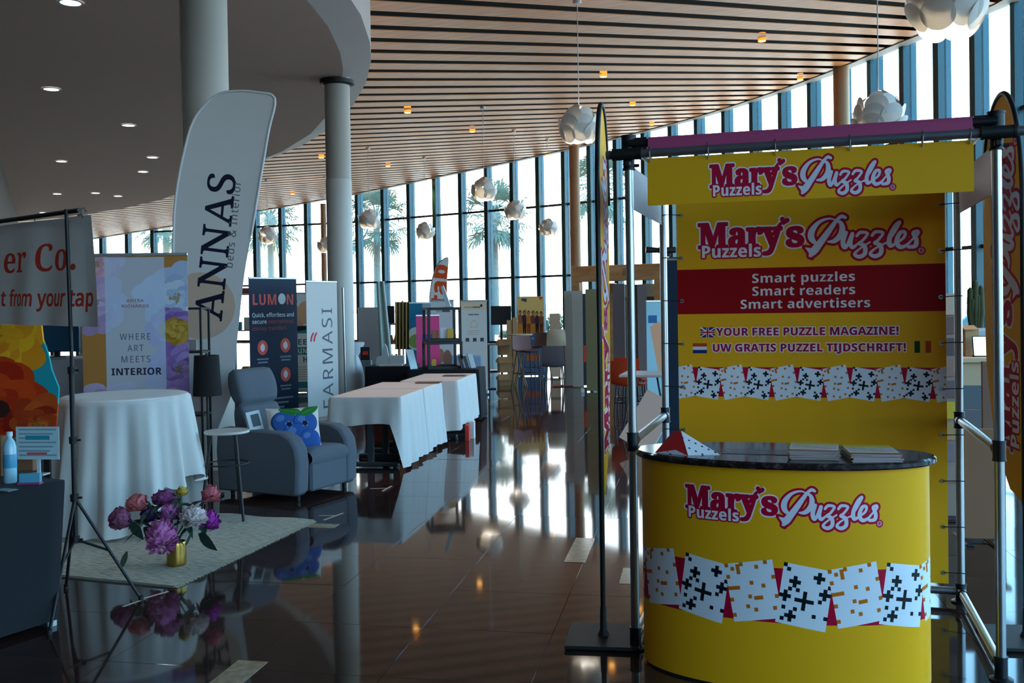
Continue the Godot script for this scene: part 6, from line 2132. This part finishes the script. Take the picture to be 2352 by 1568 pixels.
	rollup("rollup_banner", "blue roll-up banner with a round green picture, right of the gold drape", A(966, 700, 19.2) * Vector3(1, 0, 1), 12, 0.62, 1.75, bl)
	var pk := Art.new(160, 480, rgb(206, 60, 116))
	pk.rect(40, 110, 110, 36, rgb(70, 50, 140))
	rollup("rollup_banner", "pink roll-up banner with a violet label, behind the black frames' left edge", A(981, 700, 17.2) * Vector3(1, 0, 1), 20, 0.42, 1.52, pk)
	var gr := Art.new(260, 600, rgb(206, 206, 210))
	gr.rect(60, 58, 60, 14, rgb(170, 170, 176)); gr.rect(126, 58, 90, 14, rgb(90, 90, 104)); gr.ell(90, 360, 60, 50, rgb(170, 120, 96)); gr.ell(180, 380, 50, 60, rgb(150, 104, 84)); gr.rect(40, 410, 190, 120, rgb(96, 84, 90))
	rollup("rollup_banner", "pale grey roll-up banner seen through the black frames", A(1016, 700, 18.0) * Vector3(1, 0, 1), 0, 0.42, 1.78, gr)
	var wh := Art.new(300, 900, rgb(214, 210, 206))
	wh.rect(0, 0, 300, 90, rgb(222, 200, 176))
	wh.ell(238, 44, 14, 14, rgb(60, 56, 60)); wh.rect(40, 52, 90, 16, rgb(206, 160, 110)); wh.rect(136, 52, 90, 16, rgb(150, 116, 80))
	wh.rect(88, 128, 60, 12, rgb(110, 106, 110)); wh.rect(154, 128, 54, 12, rgb(110, 106, 110))
	for l in [[[110, 260], [110, 220], [150, 190], [190, 220], [190, 260], [110, 260]]]: wh.stroke(l.map(func(q): return Vector2(q[0], q[1])), 5, rgb(206, 170, 90))
	for k in 3:
		var x := 52 + k * 84
		wh.poly([Vector2(x, 370), Vector2(x + 40, 370), Vector2(x + 40, 414), Vector2(x + 20, 402), Vector2(x, 414)], rgb(70, 66, 72))
		for l in 3: wh.rect(70, 296 + l * 18, 150 - l * 12, 5, rgb(176, 168, 160))
	rollup("rollup_banner", "white roll-up banner with a small house outline and three dark pennants", A(1088, 700, 18.4) * Vector3(1, 0, 1), 0, 0.49, 1.77, wh)
	var bt := thing("display_table", "table under a light blue cloth, right behind the black frames", "table", A(1068, 700, 16.6) * Vector3(1, 0, 1), 4)
	m = drape(0.5, 0.5, 0.82, [0.8, 0.8, 0.8, 0.8], 1.0, 0.03, 0.012)
	part("table_cover", m, fabric(rgb(120, 146, 176), 0.02, 0.05, 0.2), bt)
	var bi2 := thing("bistro_table", "black bistro table with a thin pedestal on the aisle's left side", "table", A(1108, 700, 19.6) * Vector3(1, 0, 1))
	m = MB.new()
	m.lathe([Vector2(0, 0.885), Vector2(0.26, 0.885), Vector2(0.26, 0.91), Vector2(0, 0.91)], 28)
	part("tabletop", m, M.black, bi2)
	m = MB.new()
	m.tube([Vector3(0, 0.02, 0), Vector3(0, 0.89, 0)], 0.022, 10)
	part("pedestal", m, M.black, bi2)
	m = MB.new()
	for k in 2: m.bar(Vector3(cos(k * 1.57) * -0.25, 0.012, sin(k * 1.57) * -0.25), Vector3(cos(k * 1.57) * 0.25, 0.012, sin(k * 1.57) * 0.25), 0.05, 0.024, 0.004)
	part("foot", m, M.black, bi2)
	var st := thing("stool", "black stool with thin wire legs beside the bistro table", "stool", A(1092, 700, 18.9) * Vector3(1, 0, 1))
	chair_shell(st, 0.62, M.black, M.darksteel, 0.12)
	var af := Art.new(200, 560, rgb(226, 222, 218))
	af.text("artab", sansb, 230, 158, 520, rgb(224, 84, 40), 0, 470, 0, 0, 8, -PI / 2 + 0.08)
	var base := A(986, 700, 23.0)
	var pp := [Vector2(0, 0.9), Vector2(0.36, 0.9), Vector2(0.40, 1.5)]
	for q in [[1027, 640], [1030, 593], [1018, 596], [1008, 604], [999, 620], [991, 650], [987, 680]]:
		var w := A(q[0], q[1], 23.0)
		pp.append(Vector2(w.x - base.x, w.y))
	feather("feather_flag", "small white feather flag with orange lettering before the far glass", Vector3(base.x, 0, base.z), 0, pp, af, 1.0, mat(rgb(120, 130, 134), 0.6))
	# ---- the far end of the aisle
	var gp := Art.new(320, 760, rgb(214, 160, 90))
	gp.rect(0, 0, 320, 360, rgb(222, 176, 104)); gp.rect(0, 250, 320, 110, rgb(206, 120, 50))
	gp.poly([Vector2(60, 16), Vector2(120, 20), Vector2(112, 56), Vector2(50, 40)], rgb(80, 70, 76)); gp.poly([Vector2(250, 0), Vector2(310, 10), Vector2(280, 40)], rgb(196, 80, 50))
	for k in 6:
		var x := 36 + k * 50
		var y := 150 + (k * 37) % 34
		var c: Color = [rgb(150, 84, 50), rgb(54, 40, 42), rgb(196, 110, 44), rgb(120, 60, 40), rgb(60, 44, 52), rgb(140, 74, 44)][k]
		gp.ell(x, y, 17, 21, rgb(84, 50, 36)); gp.ell(x, y + 5, 11, 14, rgb(176, 116, 76))
		gp.poly([Vector2(x - 30, y + 34), Vector2(x, y + 18), Vector2(x + 30, y + 34), Vector2(x + 22, 268), Vector2(x - 22, 268)], c)
		gp.poly([Vector2(x - 22, 262), Vector2(x + 22, 262), Vector2(x + 18, 360), Vector2(x + 3, 360), Vector2(x, 290), Vector2(x - 3, 360), Vector2(x - 18, 360)], c.darkened(0.35) if k % 3 else rgb(196, 120, 50))
		if k % 2 == 0: gp.stroke([Vector2(x - 24, y + 40), Vector2(x - 34, y - 30)], 12, rgb(176, 112, 70))
	gp.rect(0, 360, 320, 400, rgb(70, 96, 128))
	for k in 6: gp.rect(20 + k * 48, 396, 36, 18, rgb(130, 146, 166))
	gp.rect(90, 560, 180, 60, rgb(190, 90, 40))
	flatstand("poster_wall", "poster of a cheering group in orange light over a blue panel", "poster", 1187, 1249, 681, 23.0, printed(gp, 0.6), 0.05)
	# cardboard tray tower
	var cb := thing("cardboard_display", "cardboard display tower with three slanted trays, left of the high table", "display", A(1156, 700, 20.4) * Vector3(1, 0, 1), 12)
	for k in 3:
		var y := 0.12 + k * 0.36
		m = MB.new()
		m.box(Vector3(0, y / 1.0 - 0.06, -0.02), Vector3(0.26 - 0.02 * k, 0.12 if k == 0 else 0.28, 0.24), 0.004)
		part("body", m, M.kraft, cb)
		m = MB.new()
		m.prism([Vector2(-0.15, y), Vector2(0.16, y), Vector2(0.16, y + 0.13), Vector2(-0.15, y + 0.05)], -0.15, 0.15, Transform3D(Basis(Vector3.UP, PI / 2 + PI), Vector3()))
		part("tray", m, mat(rgb(196, 150, 104), 0.85), cb)
		m = MB.new()
		m.box(Vector3(-0.05, y + 0.10, 0.02), Vector3(0.04, 0.012, 0.05)); m.box(Vector3(0.05, y + 0.10, 0.02), Vector3(0.04, 0.012, 0.05))
		part("slot", m, mat(rgb(70, 50, 36), 0.8), cb, "", true)
	for q in [[1163, 1176, 735, "left"], [1176, 1188, 729, "right"]]:
		var a := A(q[0], q[2], 21.0)
		var b := A(q[1], q[2], 21.0)
		simple("cardboard_sheet", q[3] + " of two tall cardboard sheets standing behind the high table", "cardboard", Vector3((a.x + b.x) / 2, 0, a.z), Vector3(b.x - a.x - 0.01, a.y, 0.04), M.kraft, 8, "", 0.006)
	var hi := thing("high_table", "high table with a round pale wooden top and crossed legs at the aisle's end", "table", A(1193, 700, 20.2) * Vector3(1, 0, 1))
	m = MB.new()
	m.lathe([Vector2(0, 1.05), Vector2(0.26, 1.05), Vector2(0.265, 1.06), Vector2(0.26, 1.075), Vector2(0, 1.075)], 28)
	part("tabletop", m, mat(rgb(206, 178, 146), 0.5), hi)
	for k in 4:
		var an := TAU * k / 4 + 0.6
		m = MB.new()
		m.tube([Vector3(cos(an) * 0.2, 1.05, sin(an) * 0.2), Vector3(-cos(an) * 0.16, 0, -sin(an) * 0.16)], 0.013, 8)
		part("leg", m, mat(rgb(150, 112, 80), 0.6), hi)
	for q in [[1208, 19.4, 30, "nearer"], [1232, 21.4, -40, "farther"]]:
		var o := thing("bar_stool", q[3] + " dusky pink shell bar stool with dark legs by the high table", "bar stool", A(q[0], 700, q[1]) * Vector3(1, 0, 1), q[2])
		chair_shell(o, 0.76, mat(rgb(128, 92, 88), 0.7), mat(rgb(90, 60, 46), 0.6), 0.3, 0.09)
	var gc := thing("chair", "grey fabric chair with thin black legs at the aisle's end", "chair", A(1271, 700, 19.4) * Vector3(1, 0, 1), 172)
	chair_shell(gc, 0.46, fabric(rgb(112, 104, 112), 0.02, 0.05, 0.2), M.black, 0.40, 0.03)
	var bg := thing("tote_bag", "cream tote bag with a dark blue panel hanging over the grey chair", "bag", gc.position + Vector3(0.04, 0.86, 0.14), -4)
	m = MB.new()
	m.grid(func(u, v): return Vector3((u - 0.5) * 0.38 * (1.0 - 0.12 * (1 - v)), 0.32 - 0.32 * v, 0.05 * sin(u * PI) * sin(v * 2.6 + 0.3)), 16, 12, 0.02)
	part("bag_cloth", m, mat(rgb(206, 188, 160), 0.85), bg)
	m = MB.new()
	m.grid(func(u, v): return Vector3(-0.10 + u * 0.27, 0.19 - 0.15 * v, 0.062 * sin((0.24 + u * 0.71) * PI) * sin(v * 1.2 + 1.35)), 10, 6)
	part("panel", m, mat(rgb(26, 52, 110), 0.6), bg, "dark blue panel")
	flatstand("kraft_sign", "small kraft paper sign board behind the grey chair", "sign", 1262, 1286, 720, 22.4, mat(rgb(186, 150, 122), 0.8))
	# folded grey partitions
	flatstand("partition", "beige-grey partition standing directly left of the dark gap", "partition", 1313, 1337, 668, 19.6, fabric(rgb(168, 154, 142), 0.03, 0.1, 0.2), 0.06, 0, false)
	flatstand("partition", "narrow beige partition leaf, leftmost of the folded pair", "partition", 1295, 1312.5, 668, 19.9, fabric(rgb(150, 136, 124), 0.03, 0.1, 0.2), 0.06, 10, false)
	flatstand("partition", "olive-grey partition panel, left of the yellow edge-on flag", "partition", 1345, 1387, 664, 18.6, fabric(rgb(146, 134, 96), 0.03, 0.1, 0.2), 0.06, -12, false)
	var sl := flatstand("partition", "dark slate panel with an orange band in the gap between two partitions", "partition", 1337.5, 1345, 674, 19.9, mat(rgb(34, 36, 46), 0.6), 0.05, 0, false)
	m = MB.new()
	m.box(Vector3(0, 0.66, 0.05), Vector3(0.075, 0.34, 0.06), 0.012)
	part("band", m, mat(rgb(206, 62, 22), 0.7), sl, "orange-red band")
	simple("carpet_roll", "flat rust-red strip lying on the floor before the partitions", "mat", P(1.1, 0.002, 20.0), Vector3(0.62, 0.02, 0.3), mat(rgb(150, 44, 22), 0.6), 8)
	simple("small_box", "small white box on the floor under the dark gap", "box", A(1338, 885, 18.5) * Vector3(1, 0, 1), Vector3(0.07, 0.07, 0.07), mat(rgb(206, 210, 216), 0.5))
	flatstand("partition", "mauve partition panel just right of the yellow edge-on flag", "partition", 1408, 1434, 652, 17.6, fabric(rgb(112, 98, 100), 0.03, 0.1, 0.2), 0.06, -20, false)
	flatstand("partition", "tall dark taupe partition between the booth's two left poles", "partition", 1462, 1484, 654, 17.4, fabric(rgb(96, 82, 80), 0.03, 0.1, 0.2), 0.06, 10, false)
	flatstand("partition", "dark taupe partition seen through the gap left of the front pole", "partition", 1436, 1450, 690, 19.0, fabric(rgb(80, 68, 68), 0.03, 0.1, 0.2), 0.06, 0, false)
	for q in [[0.0, "front"], [0.42, "rear"]]:
		var o := thing("chair", "orange plastic chair, the %s of two behind the mauve partition" % q[0 + 1], "chair", A(1440, 700, 14.6 + q[0] * 2) * Vector3(1, 0, 1) + Vector3(0.02 + q[0] * 0.1, 0, 0), 150)
		chair_shell(o, 0.46, mat(rgb(214, 66, 24), 0.5), M.darksteel, 0.36, 0.03)
	var kt := thing("desk_table", "white trestle table with black legs behind the booth's left side", "table", A(1484, 700, 12.6) * Vector3(1, 0, 1), -14)
	part("tabletop", slabbox(Vector3(0.62, 0.03, 0.8), 0.004), mat(rgb(186, 178, 174), 0.5), kt).position.y = 0.74
	for x in [-0.26, 0.26]:
		for z in [-0.35, 0.35]:
			m = MB.new()
			m.tube([Vector3(x * 0.6, 0.74, z * 0.8), Vector3(x * 1.1, 0, z)], 0.013, 8)
			part("leg", m, M.black, kt)
	m = MB.new()
	m.box(Vector3(0, 0.32, 0), Vector3(0.42, 0.64, 0.02), 0.003)
	var lp := solo("leaning_panel", m, mat(rgb(206, 204, 200), 0.5), "white board leaning against the trestle table behind the front pole", "panel")
	lp.position = A(1455, 958, 11.0) * Vector3(1, 0, 1) + Vector3(0, 0.06, 0)
	lp.rotation = Vector3(-0.35, -0.5, -0.45)
	var fg := Art.new(120, 480, rgb(150, 186, 196))
	fg.ell(60, 120, 26, 34, rgb(216, 150, 110)); fg.poly([Vector2(20, 110), Vector2(100, 96), Vector2(96, 150), Vector2(110, 360), Vector2(60, 300)], rgb(214, 146, 110)); fg.rect(10, 60, 50, 34, rgb(40, 90, 140))
	rollup("rollup_banner", "light blue roll-up banner with a peach figure between the booth's left poles", A(1507, 700, 14.6) * Vector3(1, 0, 1), 16, 0.34, 1.7, fg)
	kiosk()
	# strips of tape on the floor
	var tape := mat(rgb(196, 178, 160), 0.6)
	var ti := 0
	for q in [[850, 1122, 893, 1121], [878, 1128, 899, 1116], [732, 1184, 772, 1184], [744, 1194, 788, 1178], [282, 1393, 330, 1376], [330, 1374, 386, 1358]]:
		var a := G(q[0], q[1])
		var b := G(q[2], q[3])
		m = MB.new()
		m.bar(a + Vector3(0, 0.0012, 0), b + Vector3(0, 0.0012, 0), 0.018, 0.0014)
		solo("floor_tape", m, tape, ["pale tape strip on the floor before the nearest white table", "slanting tape strip crossing the one before the white tables", "tape strip on the floor just beyond the rug's right corner", "slanting tape strip near the rug's right corner", "left tape strip on the floor by the tripod's right foot", "right tape strip on the floor before the rug's front corner"][ti], "tape")
		ti += 1

func kiosk():
	var z := 25.0
	var a := A(1316, 612, z)
	var b := A(1524, 606, z - 1.2)
	var o := thing("kiosk", "light timber kiosk frame with a deep fascia, left behind the booth", "kiosk", Vector3(a.x, 0, a.z), 0)
	var dx := b - a
	o.rotation.y = atan2(-dx.z, dx.x)
	var L := Vector2(dx.x, dx.z).length()
	var H := a.y
	var tm: StandardMaterial3D = M.wood.duplicate()
	tm.albedo_texture = ramped(noise_image(256, 0.02, 4, 4), [[0.0, rgb(176, 130, 84)], [1.0, rgb(222, 180, 130)]])
	var m := MB.new()
	m.box(Vector3(L / 2, H - 0.2, 0), Vector3(L, 0.4, 0.2), 0.01)
	part("fascia", m, tm, o)
	for x in [0.11, L - 0.11]:
		for zz in [0.0, -2.2]:
			m = MB.new()
			m.box(Vector3(x, (H - 0.4) / 2, zz), Vector3(0.22, H - 0.4, 0.2), 0.01)
			part("post", m, tm, o)
	m = MB.new()
	m.box(Vector3(L / 2, H - 0.05, -1.15), Vector3(L, 0.1, 2.1))
	part("roof", m, mat(rgb(96, 74, 58), 0.8), o)
	m = MB.new()
	m.box(Vector3(L / 2, H / 2 - 0.2, -2.25), Vector3(L - 0.5, H - 0.5, 0.06))
	part("back_panel", m, mat(rgb(84, 68, 60), 0.8), o)
	for k in 3:
		m = MB.new()
		m.box(Vector3(0.6 + k * 0.75, H - 0.62, -1.9), Vector3(0.5, 0.34, 0.04), 0.006)
		part("hanging_panel", m, mat(rgb(190, 164, 132), 0.7), o)
	for k in 4:
		m = MB.new()
		m.box(Vector3(L * 0.62, H - 0.12 - k * 0.045, 0.105), Vector3(0.22, 0.014, 0.012))
		part("vent_slat", m, mat(rgb(90, 66, 46), 0.7), o)

# ================================================================ the desk beyond the booth's right side
func build_right():
	rng.seed = 81
	var z := 9.5
	var dk := thing("service_desk", "light wooden service desk with grey front boards, right behind the booth", "desk", A(2214, 700, z) * Vector3(1, 0, 1), -6)
	var dh := A(2214, 817, z).y
	part("worktop", slabbox(Vector3(0.62, 0.05, 0.6), 0.006), mat(rgb(206, 176, 140), 0.45), dk).position.y = dh - 0.05
	part("desk_body", slabbox(Vector3(0.56, dh - 0.05, 0.5), 0.006), mat(rgb(196, 164, 126), 0.5), dk)
	for q in [[0.03, 0.62, 0.22, rgb(86, 92, 96)], [0.03, 0.30, 0.31, rgb(96, 90, 94)]]:
		var m := MB.new()
		m.box(Vector3(q[0], q[1] + q[2] / 2, 0.26), Vector3(0.44, q[2], 0.02), 0.003)
		part("front_board", m, mat(q[3], 0.6), dk)
	var top := func(px: float, py: float, zz: float): return A(px, py, zz) * Vector3(1, 0, 1) + Vector3(0, dh, 0)
	var bx := thing("cardboard_box", "tall brown cardboard box on the service desk", "box", top.call(2222, 810, 9.5), 10)
	part("body", slabbox(Vector3(0.15, 0.27, 0.15), 0.004), M.kraft, bx)
	var m := MB.new()
	m.box(Vector3(-0.03, 0.275, 0.075), Vector3(0.15, 0.008, 0.08), 0.001, Basis(Vector3.RIGHT, 0.5))
	part("flap", m, M.kraft, bx)
	var tb := thing("tablet_screen", "bright white tablet screen tilted on the service desk", "tablet", top.call(2256, 806, 9.3), -12)
	m = MB.new()
	m.box(Vector3(0, 0.1, 0), Vector3(0.17, 0.2, 0.012), 0.004, Basis(Vector3.RIGHT, -0.25))
	part("case", m, M.darksteel, tb)
	m = MB.new()
	m.box(Vector3(0, 0.1, 0.009), Vector3(0.155, 0.185, 0.003), 0.0, Basis(Vector3.RIGHT, -0.25))
	part("screen", m, glow(Color(0.92, 1.0, 0.88), 1.1), tb)
	part("foot", slabbox(Vector3(0.16, 0.014, 0.12), 0.003), M.darksteel, tb)
	var al := AreaLight3D.new()
	al.name = "screen_light"
	al.area_size = Vector2(0.15, 0.18); al.light_energy = 0.06; al.light_color = Color(0.92, 1.0, 0.88); al.shadow_enabled = true; al.area_range = 20
	al.position = Vector3(0, 0.1, 0.03); al.rotation.y = PI
	tb.add_child(al)
	al.rotation = Vector3(0.25, 0, 0)
	al.rotation_degrees = Vector3(14, 180, 0)
	var cup := thing("bowl", "small dark bowl at the front of the service desk", "bowl", top.call(2186, 812, 9.3))
	m = MB.new()
	m.lathe([Vector2(0, 0), Vector2(0.03, 0), Vector2(0.055, 0.035), Vector2(0.052, 0.037), Vector2(0.028, 0.006), Vector2(0, 0.006)], 20)
	part("bowl_body", m, mat(rgb(60, 46, 46), 0.5), cup)
	var cc := thing("cactus", "dark green clustered cactus plant rising behind the cardboard box", "plant", A(2240, 700, 10.4) * Vector3(1, 0, 1))
	m = MB.new()
	m.lathe([Vector2(0, 0), Vector2(0.12, 0), Vector2(0.16, 0.32), Vector2(0.15, 0.33), Vector2(0, 0.32)], 20)
	part("pot", m, mat(rgb(120, 112, 104), 0.8), cc)
	var green := mat(rgb(62, 70, 40), 0.8)
	for q in [[0.0, 1.86, 0.035], [-0.035, 1.78, 0.03], [0.04, 1.80, 0.03], [0.02, 1.72, 0.032], [-0.02, 1.68, 0.03]]:
		m = MB.new()
		m.tube([Vector3(q[0] * 0.3, 0.32, 0), Vector3(q[0] * 0.6, 1.2, 0.01), Vector3(q[0] * 1.4, 1.5, q[0] * 0.6), Vector3(q[0] * 1.5, q[1] - 0.03, 0), Vector3(q[0] * 1.5, q[1], 0)], [0.026, 0.03, q[2], q[2], 0.006], 10)
		part("stem", m, green, cc)
	var rk := thing("card_rack", "tall narrow rack of picture cards just right of the yellow back banner", "rack", A(2176, 700, 7.4) * Vector3(1, 0, 1), -10)
	var rh := A(2176, 668, 7.4).y
	part("board", slabbox(Vector3(0.13, rh - 0.04, 0.03), 0.004), mat(rgb(150, 128, 116), 0.7), rk).position.y = 0.02
	part("foot", slabbox(Vector3(0.2, 0.02, 0.3), 0.004), M.darksteel, rk)
	for k in 9:
		m = MB.new()
		m.box(Vector3(0.01 - 0.02 * (k % 2), rh - 0.10 - k * 0.16, 0.022), Vector3(0.10, 0.13 if k else 0.16, 0.012), 0.002)
		part("picture_card", m, mat([rgb(206, 176, 150), rgb(120, 84, 78), rgb(96, 70, 70), rgb(150, 112, 100), rgb(110, 84, 84), rgb(206, 170, 30), rgb(176, 140, 90), rgb(130, 112, 116), rgb(150, 130, 120)][k], 0.6), rk)
	flatstand("partition", "brown low partition standing behind the booth's right side rails", "partition", 2204, 2278, 985, 6.7, mat(rgb(140, 98, 70), 0.8), 0.04, -10)
	flatstand("partition", "reddish brown narrow partition right of the service desk", "partition", 2256, 2284, 830, 7.6, mat(rgb(130, 92, 76), 0.8), 0.04, -10)
	simple("paper_bag", "crumpled pale bag on the service desk behind the tablet screen", "bag", top.call(2252, 800, 9.75), Vector3(0.2, 0.26, 0.12), mat(rgb(150, 156, 164), 0.8), 12, "", 0.03)
